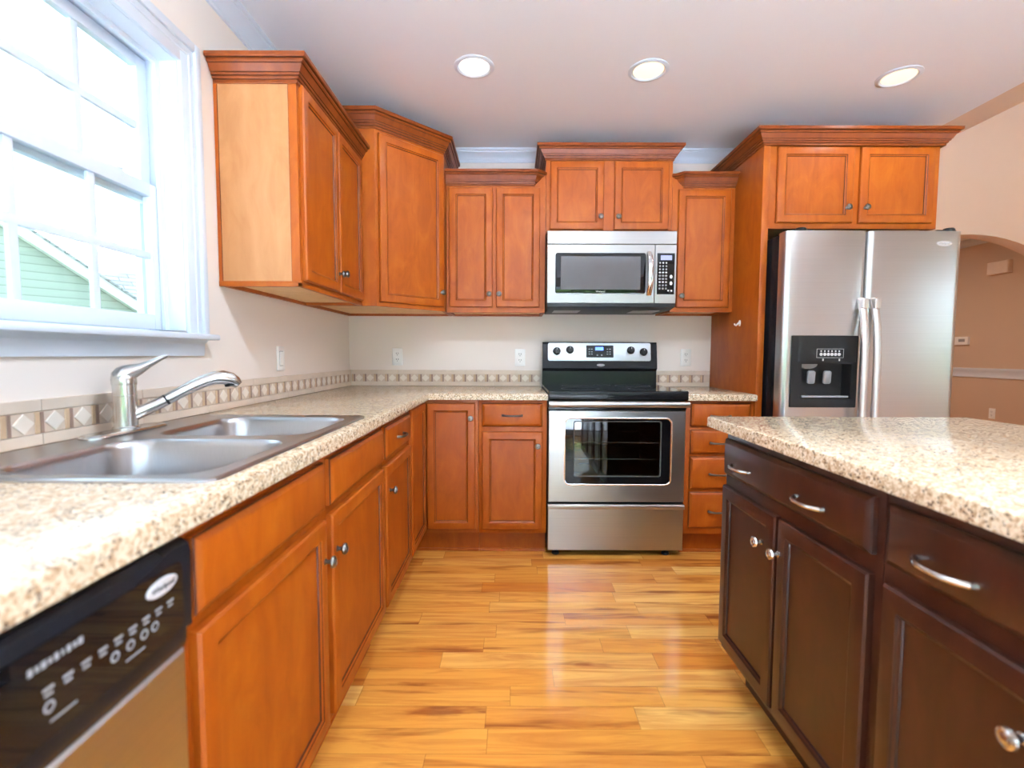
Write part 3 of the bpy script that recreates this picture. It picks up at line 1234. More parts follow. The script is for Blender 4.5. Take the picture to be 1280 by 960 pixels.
mb.loft([win_o(.0302), win_o(.0285, .006), win_o(.004, .010)], False, False, 'slot')
mb.loft([win_o(.0245, .006), win_o(.0285, .006)], True, True, 'tint')
T.part('oven_window', mb, dr)
for z in (.545, .640):
    mb = MB('chrome')
    for y in (-.585, -.17):
        mb.tube([(OC[0] - .018, y, z), (OC[1] + .018, y, z)], .0035, 8)
    for i in range(17):
        x = OC[0] + .01 + (OC[1] - OC[0] - .02) * i / 16
        mb.tube([(x, -.585, z), (x, -.17, z)], .002, 6)
    T.part('oven_rack', mb)
mb = MB('steel')
hz = .866
prof = []
for i in range(14):
    t = 2 * pi * i / 14
    prof.append((.074 + .012 * cos(t), hz + .0165 * sin(t)))
mb.loft([[b.p(x, z, w) for w, z in prof] for x in (RX0, RX1)], True, True)
for x in (RX0 + .02, RX1 - .02):
    mb.tube([b.p(x, .858, .001), b.p(x, .862, .066)], .010, 10)
T.part('oven_handle', mb, dr)
mb = MB('black')
mb.box(RX0, RX1, -.640, -.612, .832, .858)
T.part('vent_strip', mb)
mb = MB('steel')
mb.loft([b.rect(RX0 + .001, RX1 - .001, .040, .298, 0), b.rect(RX0 + .001, RX1 - .001, .040, .298, .024), b.rect(RX0 + .001, RX1 - .001, .040, .298, .027, .003)], True, True)
mb.loft([[b.p(x, z, w) for w, z in ((.020, .290), (.030, .276), (.040, .278), (.043, .287), (.042, .297), (.034, .304), (.020, .305))] for x in (RX0 + .001, RX1 - .001)], True, True)
T.part('storage_drawer', mb)
mb = MB('blackg', 'black')
mb.loft([B((0, 0, 0), (1, 0, 0), (0, 0, 1), (0, 1, 0)).rrect(RX0 - .002, RX1 + .002, -.660, -.075, .008, z) for z in (.925, .934, .937)], True, True, 'blackg')
mb.box(RX0 - .003, RX1 + .003, -.668, -.640, .888, .936, 'black', .006, 3)
ct = T.part('cooktop', mb)
mb = MB('grey')
sbz = B((0, 0, 0), (1, 0, 0), (0, 0, 1), (0, 1, 0))
for cx, cyy, r in ((1.50, -.49, .11), (1.87, -.49, .09), (1.50, -.22, .08), (1.87, -.22, .11), (1.685, -.17, .055)):
    mb.loft([sbz.ell(cx, cyy, r, r, .9371, 40), sbz.ell(cx, cyy, r - .002, r - .002, .9373, 40)])
T.part('burner_ring', mb, ct)
# backguard
mb = MB('black')
pf = [(-.030, .936), (-.076, .936), (-.072, 1.024), (-.078, 1.032), (-.090, 1.044), (-.088, 1.062), (-.066, 1.205), (-.058, 1.216), (-.030, 1.216)]
mb.loft([[Vector((x, y, z)) for y, z in pf] for x in (RX0, RX0 + .006, RX1 - .006, RX1)], True, True)
bg_ = T.part('backguard', mb, sharp=20)
gb = B((0, -.0835, 1.062), (1, 0, 0), (0, -1, .155), (0, .155, 1))
mb = MB('silver', 'blackm')
mb.loft([gb.rrect(1.341, 2.022, .030, .150, .012, .003), gb.rrect(1.341, 2.022, .030, .150, .012, .0065), gb.rrect(1.343, 2.020, .032, .148, .011, .0072)], False, True, 'silver')
cp = T.part('control_panel', mb, bg_)
mb = MB('blackm', 'blue', 'grey')
mb.loft([gb.rrect(1.595, 1.775, .052, .133, .004, .0070), gb.rrect(1.595, 1.775, .052, .133, .004, .0085)], False, True, 'blackm')
mb.loft([gb.rect(1.655, 1.708, .100, .122, .0086), gb.rect(1.655, 1.708, .100, .122, .0088)], False, True, 'blue')
for u in (1.615, 1.632, 1.735, 1.752):
    for v in (.075, .090, .108):
        mb.loft([gb.rect(u - .005, u + .005, v - .003, v + .003, .0086), gb.rect(u - .005, u + .005, v - .003, v + .003, .0088)], False, True, 'grey')
for u in (1.668, 1.697):
    mb.loft([gb.ell(u, .068, .006, .005, .0086, 14), gb.ell(u, .068, .006, .005, .0088, 14)], False, True, 'grey')
T.part('clock_display', mb, bg_)
for u, v in ((1.400, .094), (1.487, .103), (1.890, .101), (1.974, .090)):
    mb = MB('blackm', 'mark')
    mb.lathe(gb.p(u, v, .0068), gb.w, [(.028, 0), (.028, .001), (.0265, .0012)], 28, 'mark')
    mb.lathe(gb.p(u, v, .0070), gb.w, [(.0255, 0), (.0250, .008), (.022, .020), (.020, .022), (.0005, .022)], 28)
    mb.loft([gb.rect(u - .005, u + .005, v - .021, v + .021, .024), gb.rect(u - .004, u + .004, v - .019, v + .019, .033)], True, True)
    mb.loft([gb.rect(u - .0012, u + .0012, v + .006, v + .018, .0331), gb.rect(u - .0012, u + .0012, v + .006, v + .018, .0334)], False, True, 'mark')
    T.part('knob', mb, bg_)
gl = B((0, -.0895, 1.055), (1, 0, 0), (0, -1, 0))
T.part('badge', badge_mb(gl, 1.690, .010, .000, .026, .008, size=.012), bg_)
for u in (RX0 + .05, RX1 - .08):
    mb = MB('blackm')
    mb.lathe((u, -.585, 0.0), (0, 0, 1), [(.020, 0), (.022, .004), (.020, .012), (.009, .014), (.009, .037)], 18, cap0=True)
    T.part('foot', mb)

# ---------------------------------------------------------------- microwave
T = Thing('microwave_oven', 'stainless steel over-the-range microwave hung under the raised cabinet', 'microwave', (1.686, -.2, 1.40))
MX0, MX1, MZ0, MZ1 = 1.308, 2.063, 1.436, 1.853
MY = -.398
b = B((0, MY, 0), (1, 0, 0), (0, -1, 0))
mb = MB('blackm', 'grey', 'slot')
mb.box(MX0, MX1, MY, -.004, MZ0, 1.858)
mb.loft([[Vector((x, y, z)) for x, y in ((MX0 + i, MY - .018 + k), (MX1 - i, MY - .018 + k), (MX1 - i, -.02), (MX0 + i, -.02))] for i, k, z in ((0, 0, MZ0), (.002, .004, MZ0 - .020), (.012, .06, MZ0 - .034))], False, True)
for x0, x1 in ((1.36, 1.52), (1.84, 2.0)):
    mb.box(x0, x1, -.32, -.15, MZ0 - .036, MZ0 - .033, 'grey')
T.part('body', mb)
mb = MB('steelm')
mb.loft([b.rect(MX0, MX1, 1.778, MZ1, 0), b.rect(MX0, MX1, 1.778, MZ1, .020), b.rect(MX0, MX1, 1.778, MZ1, .022, .002)], True, True)
T.part('vent_panel', mb)
mb = MB('steelm')
mb.loft([b.rect(MX0, 1.936, MZ0, 1.775, 0), b.rect(MX0, 1.936, MZ0, 1.775, .020), b.rect(MX0, 1.936, MZ0, 1.775, .022, .002)], True, True)
d = T.part('door', mb)
mb = MB('blackg', 'mesh', 'mark')
mb.loft([b.rrect(1.356, 1.884, 1.490, 1.726, .014, .0215), b.rrect(1.356, 1.884, 1.490, 1.726, .014, .0245), b.rrect(1.360, 1.880, 1.494, 1.722, .012, .0255)], False, True)
mb.loft([b.rect(1.387, 1.853, 1.514, 1.706, .0256), b.rect(1.387, 1.853, 1.514, 1.706, .0260)], False, True, 'mesh')
text_mb(mb, 'Whirlpool', b, 1.620, 1.503, .0258, .013, 'mark')
T.part('door_window', mb, d)
mb = MB('chrome')
pts = [b.p(1.905, 1.484 + .246 * t, .022 + .036 * (1 - abs(2 * t - 1) ** 2.6)) for t in [i / 16 for i in range(17)]]
mb.tube(pts, .0155, 14, flat=.55, upv=(0, 1, 0))
T.part('handle', mb, d)
mb = MB('steelm')
mb.loft([b.rect(1.938, MX1, MZ0, 1.775, 0), b.rect(1.938, MX1, MZ0, 1.775, .020), b.rect(1.938, MX1, MZ0, 1.775, .022, .002)], True, True)
cp = T.part('control_panel', mb)
mb = MB('blackg', 'lcd', 'mark')
mb.loft([b.rect(1.951, 2.052, 1.488, 1.726, .0218), b.rect(1.951, 2.052, 1.488, 1.726, .0236)], False, True)
mb.loft([b.rect(1.970, 2.036, 1.686, 1.714, .0237), b.rect(1.970, 2.036, 1.686, 1.714, .0239)], False, True, 'lcd')
for i in range(9):
    for j in range(3):
        u, v = 1.967 + j * .0185, 1.670 - i * .0185
        k = .0062 if 3 <= i <= 6 else .0048
        mb.loft([b.ell(u, v, k, .0046, .0237, 12), b.ell(u, v, k * .6, .0026, .0239, 12)], False, i % 3 == 0, 'mark')
for v in (1.590, 1.552):
    mb.loft([b.ell(2.033, v, .008, .0105, .0237, 16), b.ell(2.033, v, .006, .008, .0239, 16)], False, True, 'mark')
for u in (2.018, 2.036):
    mb.loft([b.rect(u - .005, u + .005, 1.505, 1.514, .0237), b.rect(u - .005, u + .005, 1.505, 1.514, .0239)], False, True, 'mark')
T.part('keypad', mb, cp)

# ---------------------------------------------------------------- refrigerator
T = Thing('refrigerator', 'stainless steel side-by-side refrigerator with black ice and water dispenser', 'refrigerator', (2.946, -.40, 0))
FX0, FX1, FZ = 2.496, 3.396, 1.767
FY = -.715
mb = MB('black')
mb.box(FX0 + .004, FX1 - .004, FY, -.03, .02, FZ - .004, bev=.004)
T.part('body', mb)
b = B((0, FY, 0), (1, 0, 0), (0, -1, 0))


def fridge_door(u0, u1, z0, z1):
    """door with softly rounded upright edges and a slightly bowed face"""
    pts = [(u0, .004), (u0, .045), (u0 + .004, .056), (u0 + .012, .063), (u0 + .03, .066)]
    for i in range(1, 8):
        t = i / 8
        pts.append((u0 + .03 + (u1 - u0 - .06) * t, .066 + .004 * sin(pi * t)))
    pts += [(u1 - .03, .066), (u1 - .012, .063), (u1 - .004, .056), (u1, .045), (u1, .004)]
    mb = MB('steelv')
    mb.loft([[b.p(u, z, w) for u, w in pts] for z in (z0, z1)], True, True)
    return mb


# the freezer door leaves a real opening for the dispenser
D = (2.543, 2.884, .865, 1.236)


def door_profile(u0, u1):
    pts = [(u0, .004), (u0, .045), (u0 + .004, .056), (u0 + .012, .063), (u0 + .03, .066)]
    for i in range(1, 8):
        t = i / 8
        pts.append((u0 + .03 + (u1 - u0 - .06) * t, .066 + .004 * sin(pi * t)))
    return pts + [(u1 - .03, .066), (u1 - .012, .063), (u1 - .004, .056), (u1, .045), (u1, .004)]


def clip(pts, a, c):
    out = []
    for p, q in zip(pts, pts[1:]):
        for t in (a, c):
            if (p[0] - t) * (q[0] - t) < 0:
                k = (t - p[0]) / (q[0] - p[0])
                out.append((t, p[1] + k * (q[1] - p[1])))
        out.append(q)
    out = [pts[0]] + out
    out = [p for p in out if a - 1e-6 <= p[0] <= c + 1e-6]
    return out + [(c, .004)] * (out[-1][1] > .005) if a <= pts[0][0] else [(a, .004)] + out


full = door_profile(FX0, 2.912)
mb = MB('steelv')
for z0, z1, pr_ in ((.09, D[2], full), (D[3], FZ, full), (D[2], D[3], clip(full, FX0, D[0])), (D[2], D[3], clip(full, D[1], 2.912))):
    mb.loft([[b.p(u, z, w) for u, w in pr_] for z in (z0, z1)], pr_ is full, pr_ is full)
fz = T.part('freezer_door', mb, sharp=50)
fd = T.part('refrigerator_door', fridge_door(2.918, FX1, .09, FZ), sharp=50)
mb = MB('blackm')
mb.box(FX0 + .01, FX1 - .01, FY - .03, FY + .02, .02, .085)
T.part('grille', mb)
for (u, dr_) in ((2.890, fz), (2.952, fd)):
    mb = MB('satin')
    pts, rr = [], []
    for i in range(25):
        t = i / 24
        w = .068 + .048 * (1 - abs(2 * t - 1) ** 4)
        pts.append(b.p(u + .003 * (1 if dr_ is fd else -1) * (t), 1.424 - .95 * t, w))
        rr.append(.0190)
    mb.tube(pts, rr, 14, flat=.8, upv=(0, 1, 0))
    for z in (1.398, .502):
        mb.box(b.p(u, 0, 0).x - .016, b.p(u, 0, 0).x + .014, FY - .108, FY - .066, z - .025, z + .025, None, .005)
    T.part('handle', mb, dr_)
# dispenser, proud of the door face by a few millimetres, with a real recess
mb = MB('blackm', 'blackg', 'mark', 'grey')
R = (2.596, 2.852, .912, 1.090)
wf = .076
mb.loft([b.rrect(*D, .006, .004), b.rrect(*D, .006, wf - .002), b.rrect(D[0] + .002, D[1] - .002, D[2] + .002, D[3] - .002, .005, wf)])
mb.poly([b.rrect(D[0] + .002, D[1] - .002, D[2] + .002, D[3] - .002, .005, wf), b.rrect(*R, .004, wf)])
mb.loft([b.rrect(*R, .004, wf), b.rrect(R[0] + .006, R[1] - .006, R[2] + .004, R[3], .004, .012)], False, True, 'blackm')
mb.loft([[b.p(2.575 + .0, 1.10 + .13 * t, wf), b.p(2.588 + .01 * t, 1.10 + .13 * t, wf + .0035), b.p(2.868, 1.10 + .13 * t, wf + .0035), b.p(2.874, 1.10 + .13 * t, wf)] for t in (0, 1)], True, True, closed=True)
dp = T.part('dispenser', mb, fz)
mb = MB('blackm', 'mark')
u0, u1, v0, v1 = 2.668, 2.806, 1.122, 1.168
mb.loft([b.rect(u0, u1, v0, v1, wf + .0036), b.rect(u0, u1, v0, v1, wf + .0046), b.rect(u0, u1, v0, v1, wf + .0046, .0014), b.rect(u0, u1, v0, v1, wf + .004, .0014)], False, False, 'mark')
for i in range(6):
    u = 2.691 + i * .0185
    mb.loft([b.ell(u, 1.140, .0078, .0085, wf + .0036, 18), b.ell(u, 1.140, .0074, .008, wf + .0058, 18)], False, True, 'mark')
    mb.loft([b.rect(u - .0035, u + .0035, 1.153, 1.160, wf + .0036), b.rect(u - .0035, u + .0035, 1.153, 1.160, wf + .0040)], False, True, 'mark')
for u in (2.702, 2.786):
    mb.loft([b.rect(u - .0035, u + .0035, 1.106, 1.117, wf + .0036), b.rect(u - .0035, u + .0035, 1.106, 1.117, wf + .0040)], False, True, 'mark')
T.part('dispenser_buttons', mb, fz)
for uo, tilt in ((2.668, .4), (2.752, .4)):
    mb = MB('grey')
    pb = B(b.p(uo, 1.020, wf - .036), (1, 0, 0), (0, -1, -.35), (-.16, -.35, 1))
    mb.loft([pb.rrect(-.020, .020, -.036, .036, .010, -.004), pb.rrect(-.020, .020, -.036, .036, .010, .004), pb.rrect(-.016, .016, -.032, .032, .008, .006)], True, True)
    T.part('dispenser_paddle', mb, fz)
mb = MB('grey')
mb.loft([b.ell(2.648, 1.088, .050, .026, .014, 24), b.ell(2.648, 1.088, .048, .024, wf - .03, 24)], False, True, 'grey')
mb.bm.verts.ensure_lookup_table()
bmesh.ops.bisect_plane(mb.bm, geom=mb.bm.verts[:] + mb.bm.edges[:] + mb.bm.faces[:], plane_co=(0, 0, 1.089), plane_no=(0, 0, 1), clear_outer=True)
T.part('ice_chute', mb, fz)
mb = MB('grey', 'chrome')
mb.loft([[b.p(2.604, .917, .016), b.p(2.844, .917, .016), b.p(2.844, .917, wf - .002), b.p(2.604, .917, wf - .002)], [b.p(2.604, .922, .016), b.p(2.844, .922, .016), b.p(2.844, .926, wf - .002), b.p(2.604, .926, wf - .002)]], True, True)
T.part('drip_tray', mb, fz)
fb2 = B((0, FY - .0668, 0), (1, 0, 0), (0, -1, 0))
T.part('badge', badge_mb(fb2, 3.299, 1.704, -.0005, .040, .014, 'grey', .016), fd)
for u in (2.60, 3.335):
    mb = MB('blackm')
    sx = 1 if u > 3 else -1
    mb.box(u - .055, u + .045, FY - .045, FY + .09, FZ - .004, FZ + .012, bev=.005)
    mb.lathe((u + .012 * sx, FY - .035, FZ - .002), (0, 0, 1), [(.026, 0), (.027, .014), (.022, .022), (.0005, .024)], 20)
    T.part('hinge_cover', mb)

# white hook on the tall panel
mb = MB('hook')
hb = B((2.4473, -.415, 1.322), (0, -1, 0), (-1, 0, 0))
mb.loft([hb.ell(0, 0, .012, .018, 0, 20), hb.ell(0, 0, .012, .018, .004, 20), hb.ell(0, 0, .010, .016, .005, 20)], True, True)
mb.tube([hb.p(0, .004, .004), hb.p(0, -.006, .016), hb.p(0, -.014, .022), hb.p(0, -.010, .030), hb.p(0, -.002, .033)], [.005, .005, .005, .005, .004], 10)
single('wall_hook', mb, 'small white hook stuck on the side of the tall refrigerator panel', 'hook', (2.4473, -.415, 1.322))

# ---------------------------------------------------------------- dishwasher
T = Thing('dishwasher', 'dishwasher with black console and steel door under the near end of the worktop', 'dishwasher', (.32, -2.895, 0))
DY0, DY1 = -3.195, -2.597
b = B((.598, 0, 0), (0, 1, 0), (1, 0, 0))
mb = MB('blackm')
mb.box(.03, .598, DY0, DY1, .06, ZC - .004)
mb.box(.50, .52, DY0, DY1, 0, .12)
T.part('body', mb)
mb = MB('steel')
mb.loft([b.rect(DY0, DY1, .125, .706, 0), b.rect(DY0, DY1, .125, .706, .030), b.rect(DY0, DY1, .125, .706, .034, .004)], True, True)
T.part('door', mb)
mb = MB('black')
pf = [(0, .706), (.030, .706), (.034, .712), (.036, .722), (.036, .735), (.044, .742), (.046, .850), (.043, .862), (.034, .870), (0, .872)]
mb.loft([[b.p(y, z, w) for w, z in pf] for y in (DY0, DY0 + .012, DY1 - .012, DY1)], True, True)
cs = T.part('console', mb, sharp=25)
mb = MB('blackg')
mb.loft([b.rrect(DY0 + .02, DY1 - .02, .748, .846, .012, .0455), b.rrect(DY0 + .02, DY1 - .02, .748, .846, .012, .0470)], False, True)
T.part('touch_panel', mb, cs)
T.part('badge', badge_mb(b, DY1 - .060, .826, .0468, .028, .0115, size=.012), cs)
mb = MB('mark', 'grey')
W0 = .0471


def bar(u, v, l, h, m='mark'):
    mb.loft([b.rect(u - l / 2, u + l / 2, v - h / 2, v + h / 2, W0), b.rect(u - l / 2, u + l / 2, v - h / 2, v + h / 2, W0 + .0003)], False, True, m)


def ringm(u, v, r):
    mb.loft([b.ell(u, v, r, r, W0, 20), b.ell(u, v, r, r, W0 + .0004, 20), b.ell(u, v, r * .62, r * .62, W0 + .0004, 20)], False, False, 'grey')


for i, l in enumerate((5, 4, 6, 4, 5, 3, 5, 4, 6)):
    bar(-2.832 + i * .0068, .826, l * .001, .006 if i % 2 else .0075, 'grey')
for i in range(9):
    u = -2.815 + i * .0215
    bar(u, .799, .012, .0032, 'grey')
    bar(u, .793, .009, .0028, 'grey')
for u in (-2.815, -2.735, -2.712, -2.690, -2.672):
    ringm(u, .780, .0062)
for u in (-2.80, -2.705):
    bar(u, .764, .030, .002, 'grey')
mk = T.part('console_markings', mb, cs)
mk['kind'] = 'stuff'

# ---------------------------------------------------------------- island
IX = 1.850          # face plane; doors reach x = 1.83
bi = B((IX, 0, 0), (0, -1, 0), (-1, 0, 0))      # u = -y
single('granite_worktop', slab(None, [(1.795, -3.12), (2.708, -3.12), (2.708, -1.588), (1.795, -1.588)]), 'cream speckled granite slab topping the dark kitchen island', 'worktop', (2.25, -2.35, CBT))
IL = ('espresso brown island cabinet at the end facing the stove, one wide drawer over two doors',
      'espresso brown island cabinet nearest the camera, wide drawer over doors')
for k, (y1, y0) in enumerate(((-1.630, -2.338), (-2.3395, -3.05))):
    T = Thing('island_cabinet', IL[k], 'cabinet', (2.25, (y0 + y1) / 2, 0), 'dark island cabinets')
    mb = MB('dark')
    mb.box(IX, 2.66, y0, y1, .110, ZC, bev=.001)
    T.part('carcass', mb)
    mb = MB('dark')
    mb.box(1.915, 2.60, y0, y1 - (.05 if k == 0 else 0), 0, .110)
    T.part('toe_kick', mb)
    u0 = -y1 + (.010 if k == 0 else .018)
    u1 = -y0 - .020
    um = (u0 + u1) / 2
    drawer(T, bi, u0, u1, .730, .850, [(u0 + .135, .776), (u1 - .195 if k == 0 else u1 - .135, .776)], 'dark', pm='nickel')
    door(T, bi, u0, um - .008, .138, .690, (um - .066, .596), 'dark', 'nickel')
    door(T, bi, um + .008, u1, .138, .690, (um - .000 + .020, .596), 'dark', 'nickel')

# ---------------------------------------------------------------- outlets, switch


def outlet(b, label, group='wall outlets over the worktop', kind='outlet'):
    T = Thing('wall_switch' if kind == 'switch' else 'wall_outlet', label, kind, b.o, group)
    mb = MB('plate')
    mb.loft([b.rrect(-.035, .035, -.058, .058, .004, 0), b.rrect(-.035, .035, -.058, .058, .004, .004), b.rrect(-.032, .032, -.055, .055, .003, .006)], True, True)
    T.part('cover_plate', mb)
    if kind == 'switch':
        mb = MB('plate', 'slot')
        mb.loft([b.rect(-.0175, .0175, -.035, .035, .006), b.rect(-.0175, .0175, -.035, .035, .0063)], False, True, 'slot')
        mb.loft([b.rect(-.016, .016, -.033, .033, .006), [b.p(-.016, -.033, .008), b.p(.016, -.033, .008), b.p(.016, .033, .012), b.p(-.016, .033, .012)]], False, True, 'plate')
        T.part('rocker', mb)
    else:
        for v in (-.020, .020):
            mb = MB('plate', 'slot')
            mb.loft([b.rrect(-.0165, .0165, v - .0145, v + .0145, .009, .006), b.rrect(-.0165, .0165, v - .0145, v + .0145, .009, .0078)], False, True, 'plate')
            for u in (-.0065, .0065):
                mb.loft([b.rect(u - .0015, u + .0015, v - .001, v + .009, .0079), b.rect(u - .0015, u + .0015, v - .001, v + .009, .0081)], False, True, 'slot')
            mb.loft([b.ell(0, v - .008, .0026, .0026, .0079, 10), b.ell(0, v - .008, .0026, .0026, .0081, 10)], False, True, 'slot')
            T.part('socket', mb)


outlet(B((.327, -.001, 1.114), (1, 0, 0), (0, -1, 0)), 'white double outlet on the back wall beneath the diagonal corner cabinet')
outlet(B((1.158, -.001, 1.112), (1, 0, 0), (0, -1, 0)), 'white double outlet on the back wall just left of the stove')
outlet(B((2.281, -.001, 1.116), (1, 0, 0), (0, -1, 0)), 'white double outlet on the back wall between the stove and the tall panel')
outlet(B((.001, -.979, 1.110), (0, 1, 0), (1, 0, 0)), 'white rocker switch on the window wall beneath the first wall cabinet', None, 'switch')
outlet(B((WX - .001, 2.02, .50), (0, -1, 0), (-1, 0, 0)), 'white outlet below the chair rail in the room beyond the arch', None)
mb = MB('chime', 'trim')
b = B((WX - .001, 2.02, 2.09), (0, -1, 0), (-1, 0, 0))
mb.loft([b.rect(-.115, .115, -.066, .066, 0), b.rect(-.115, .115, -.066, .066, .045), b.rect(-.115, .115, -.066, .066, .052, .006)], True, True, 'chime')
for i in range(5):
    mb.box(WX - .055, WX - .052, 2.02 - .07, 2.02 + .07, 2.055 + i * .017, 2.061 + i * .017, 'chime')
single('door_chime', mb, 'pale door chime box high on the wall beyond the arch', 'door chime', (WX - .001, 2.02, 2.09))
mb = MB('plate')
b = B((WX - .001, 2.42, 1.31), (0, -1, 0), (-1, 0, 0))
mb.loft([b.rrect(-.085, .085, -.048, .048, .008, 0), b.rrect(-.085, .085, -.048, .048, .008, .022), b.rrect(-.08, .08, -.043, .043, .006, .026)], True, True)
mb.loft([b.rect(-.03, .05, -.012, .022, .026), b.rect(-.03, .05, -.012, .022, .0265)], False, True, 'grey')
single('thermostat', mb, 'white thermostat above the chair rail, seen through the arch beside the refrigerator', 'thermostat', (WX - .001, 2.42, 1.31))

# ---------------------------------------------------------------- recessed ceiling lights
CANS = [(.924, -.945, 'round recessed ceiling light over the corner of the left worktop', 'lensw', (.74, .87, 1)),
        (1.742, -.92, 'round recessed ceiling light in front of the stove', 'lens', (.86, .91, .98)),
        (2.955, -.875, 'round recessed ceiling light in front of the refrigerator', 'lens', (.86, .91, .98)),
        (1.25, -2.3, 'recessed fill light added out of view near the left worktop', 'lensw', (.74, .87, 1)),  # this row is added above the frame as fill
        (1.742, -2.3, 'recessed fill light added out of view over the aisle', 'lens', (.76, .88, 1)),
        (2.955, -2.3, 'recessed fill light added out of view over the island', 'lens', (.76, .88, 1))]
for x, y, lab, lm, col in CANS:
    T = Thing('recessed_light', lab, 'ceiling light', (x, y, CZ), 'recessed ceiling lights')
    mb = MB('trim')
    mb.lathe((x, y, CZ), (0, 0, -1), [(.094, 0), (.094, .003), (.088, .006), (.078, .007), (.072, .003), (.070, .0005)], 40)
    T.part('trim_ring', mb)
    mb = MB(lm)
    mb.lathe((x, y, CZ), (0, 0, -1), [(.0715, .001), (.06, .0035), (.03, .005), (.0005, .0055)], 32)
    ln = T.part('lens', mb)
    area('lamp_light', (0, 0, -.012), (0, 0, 0), .108, .108, CAN if y > -2 else CAN_FILL, col, disk=True, parent=T.o)

# unseen bowl lamp added behind the camera: bounces fill light off the ceiling
T = Thing('fill_bowl', 'added bowl lamp, unseen behind the camera, throwing fill light upward', 'fill lamp', (1.75, -3.95, CZ))
mb = MB('nickel')
mb.lathe((1.75, -3.95, CZ), (0, 0, -1), [(.06, 0), (.058, .012), (.02, .024), (.006, .030), (.006, .50)], 24, cap0=True)
T.part('stem', mb)
mb = MB('plate')
mb.lathe((1.75, -3.95, 1.92), (0, 0, 1), [(.0005, 0), (.06, .004), (.13, .028), (.19, .075), (.215, .11), (.211, .112), (.186, .078), (.128, .033), (.06, .010), (.0005, .006)], 40)
T.part('bowl', mb)
area('lamp_light', (0, 0, 1.985 - CZ), (pi, 0, 0), .26, .26, BOWL, (.76, .88, 1), disk=True, parent=T.o)

# warm lamp added out of view to light the living room walls
T = Thing('recessed_light', 'added unseen ceiling light high over the living room', 'ceiling light', (5.0, -1.2, 3.35), 'recessed ceiling lights')
mb = MB('trim')
mb.lathe((5.0, -1.2, 3.35), (0, 0, -1), [(.11, 0), (.11, .003), (.09, .007), (.08, .001)], 40)
T.part('trim_ring', mb)
mb = MB('lens')
mb.lathe((5.0, -1.2, 3.35), (0, 0, -1), [(.082, .001), (.03, .005), (.0005, .0055)], 32)
T.part('lens', mb)
area('lamp_light', (0, 0, -.012), (0, 0, 0), .15, .15, LIVING, (1, .90, .80), disk=True, parent=T.o)

T = Thing('recessed_light', 'added unseen ceiling light brightening the room beyond the arch', 'ceiling light', (4.6, 2.0, CZ), 'recessed ceiling lights')
mb = MB('trim')  # lamp added out of view to brighten the dining room
mb.lathe((4.6, 2.0, CZ), (0, 0, -1), [(.11, 0), (.11, .003), (.09, .007), (.08, .001)], 40)
T.part('trim_ring', mb)
mb = MB('lens')
mb.lathe((4.6, 2.0, CZ), (0, 0, -1), [(.082, .001), (.03, .005), (.0005, .0055)], 32)
T.part('lens', mb)
area('lamp_light', (0, 0, -.012), (0, 0, 0), .15, .15, DINING, (1, .84, .70), disk=True, parent=T.o)

# ---------------------------------------------------------------- outdoors
mb = MB('lawn', 'yard')
mb.box(-60, -.16, -60, -5.2, -.75, -.65)
mb.box(-60, -.16, -5.2, 60, -.75, -.65, 'yard')
mb.box(-.16, 60, -60, -4.85, -.75, -.65)
o = mb.build('lawn')
o['kind'] = 'structure'
mb = MB('trim')  # unseen eaves added to keep direct sun off the openings
mb.box(-.75, 0, -4.9, .3, CZ + .12, CZ + .2)
mb.box(-.15, 8.8, -6.25, -4.82, 2.58, 2.68)
mb.box(6.56, 8.8, -4.82, 3.7, 2.58, 2.68)
struct('sun_shade_eave', mb)
mb = MB('trim')  # unseen tall block added so the side yard falls in shade
mb.box(-.15, 6.55, -4.82, 9, 3.46, 7.6)
mb.box(-.15, 2.5, .3, 9, 0, 3.46)
struct('sun_block_storey', mb)
mb = MB('concrete')  # unseen pale paving added to bounce daylight up to the ceiling
mb.box(-4, 10, -11.5, -4.83, -.65, -.06)
struct('bounce_patio', mb)
NB = lambda a, off, z: Vector((-5 + .6 * a - .8 * off, 3.614 + .8 * a + .6 * off, z))
mb = MB('hedge')  # unseen hedge added to block low sky from the steel reflections
rh = random.Random(4)
nx, nz = 70, 14
grid = []
for i in range(nx + 1):
    x = -18 + 40 * i / nx
    grid.append([mb.bm.verts.new((x, -14.5 + rh.uniform(-.35, .35) - .8 * (j / nz) ** 3, -.65 + 3.2 * j / nz + (rh.uniform(-.3, .3) if j == nz else 0))) for j in range(nz + 1)])
    grid[-1].append(mb.bm.verts.new((x, -16.5, -.65)))
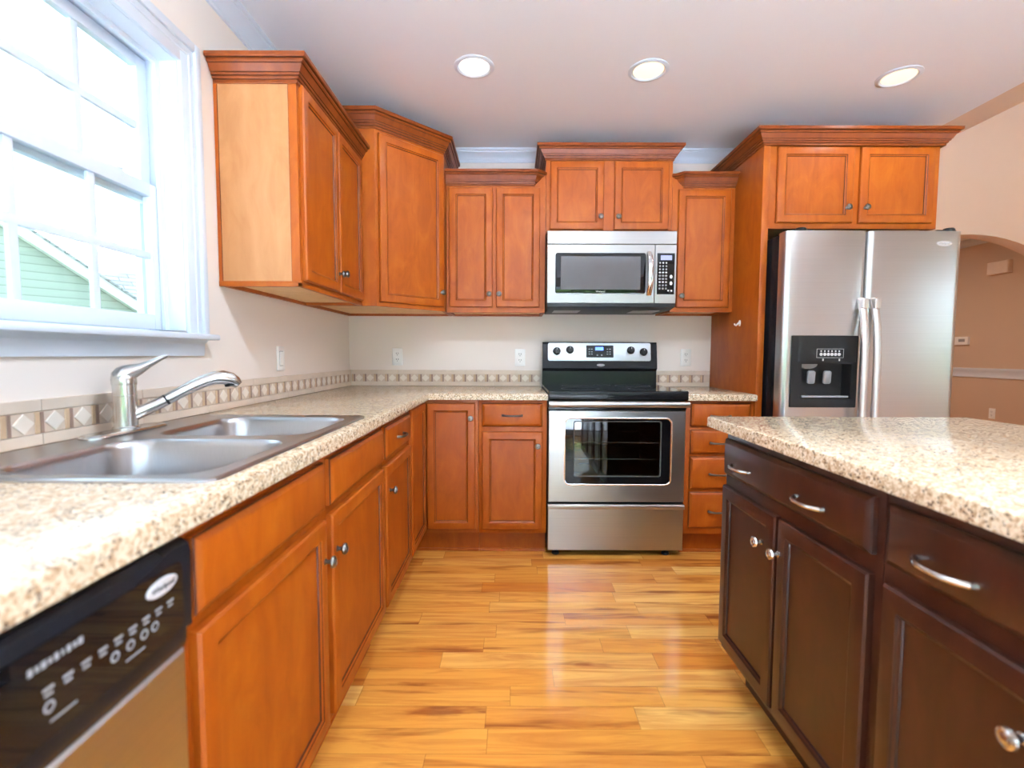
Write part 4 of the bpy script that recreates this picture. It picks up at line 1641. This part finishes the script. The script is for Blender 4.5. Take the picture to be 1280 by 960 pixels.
for i in range(nx):
    for j in range(nz + 1):
        mb.face([grid[i][j], grid[i + 1][j], grid[i + 1][j + 1], grid[i][j + 1]])
o = mb.build('hedge', None, (2, -15, -.65))
o['kind'] = 'stuff'
o['label'] = 'tall green hedge added unseen behind the camera to block low sky'
o['category'] = 'hedge'
T = Thing('neighbour_house', 'neighbouring house with pale green siding and grey shingle roof outside the window', 'house', (-5, 3.614, -.65))
slope = -.725
rk = lambda a: 2.222 + slope * (a + .01)
ap = -1.7
mb = MB('siding')
fl_ = [(a, z) for a, z in ((2 * ap - 1.2, -.65), (1.2, -.65), (1.2, rk(1.2)), (ap, rk(ap)), (2 * ap - 1.2, rk(1.2)))]
mb.loft([[NB(a, o_, z) for a, z in fl_] for o_ in (0, 2.5)], True, True)
T.part('wall', mb)
mb = MB('rake')
for s1 in (1, -1):
    pts = [(ap, rk(ap) - .02), (1.45, rk(1.45) - .02), (1.45, rk(1.45) + .13), (ap, rk(ap) + .13)]
    pts = [(a if s1 > 0 else 2 * ap - a, z) for a, z in pts]
    mb.loft([[NB(a, o_, z) for a, z in pts] for o_ in (-.16, -.01)], True, True)
T.part('rake_board', mb)
mb = MB('shingle')
for s1 in (1, -1):
    pts = [(ap, rk(ap) + .13), (1.48, rk(1.48) + .13), (1.48, rk(1.48) + .16), (ap, rk(ap) + .165)]
    pts = [(a if s1 > 0 else 2 * ap - a, z) for a, z in pts]
    mb.loft([[NB(a, o_, z) for a, z in pts] for o_ in (-.20, 2.4)], True, True)
T.part('gable_roof', mb)
mb = MB('shingle')
pf = [(.15, 1.72), (2.6, 3.37), (2.65, 3.37), (5.1, 1.72), (5.1, 1.6), (.15, 1.6)]
mb.loft([[NB(a, o_, z) for o_, z in pf] for a in (-7, 7)], True, True)
T.part('main_roof', mb)
mb = MB('siding')
mb.loft([[NB(a, o_, z) for o_, z in ((.45, -.65), (4.8, -.65), (4.8, 1.6), (.45, 1.6))] for a in (-6.8, 6.8)], True, True)
T.part('main_wall', mb)
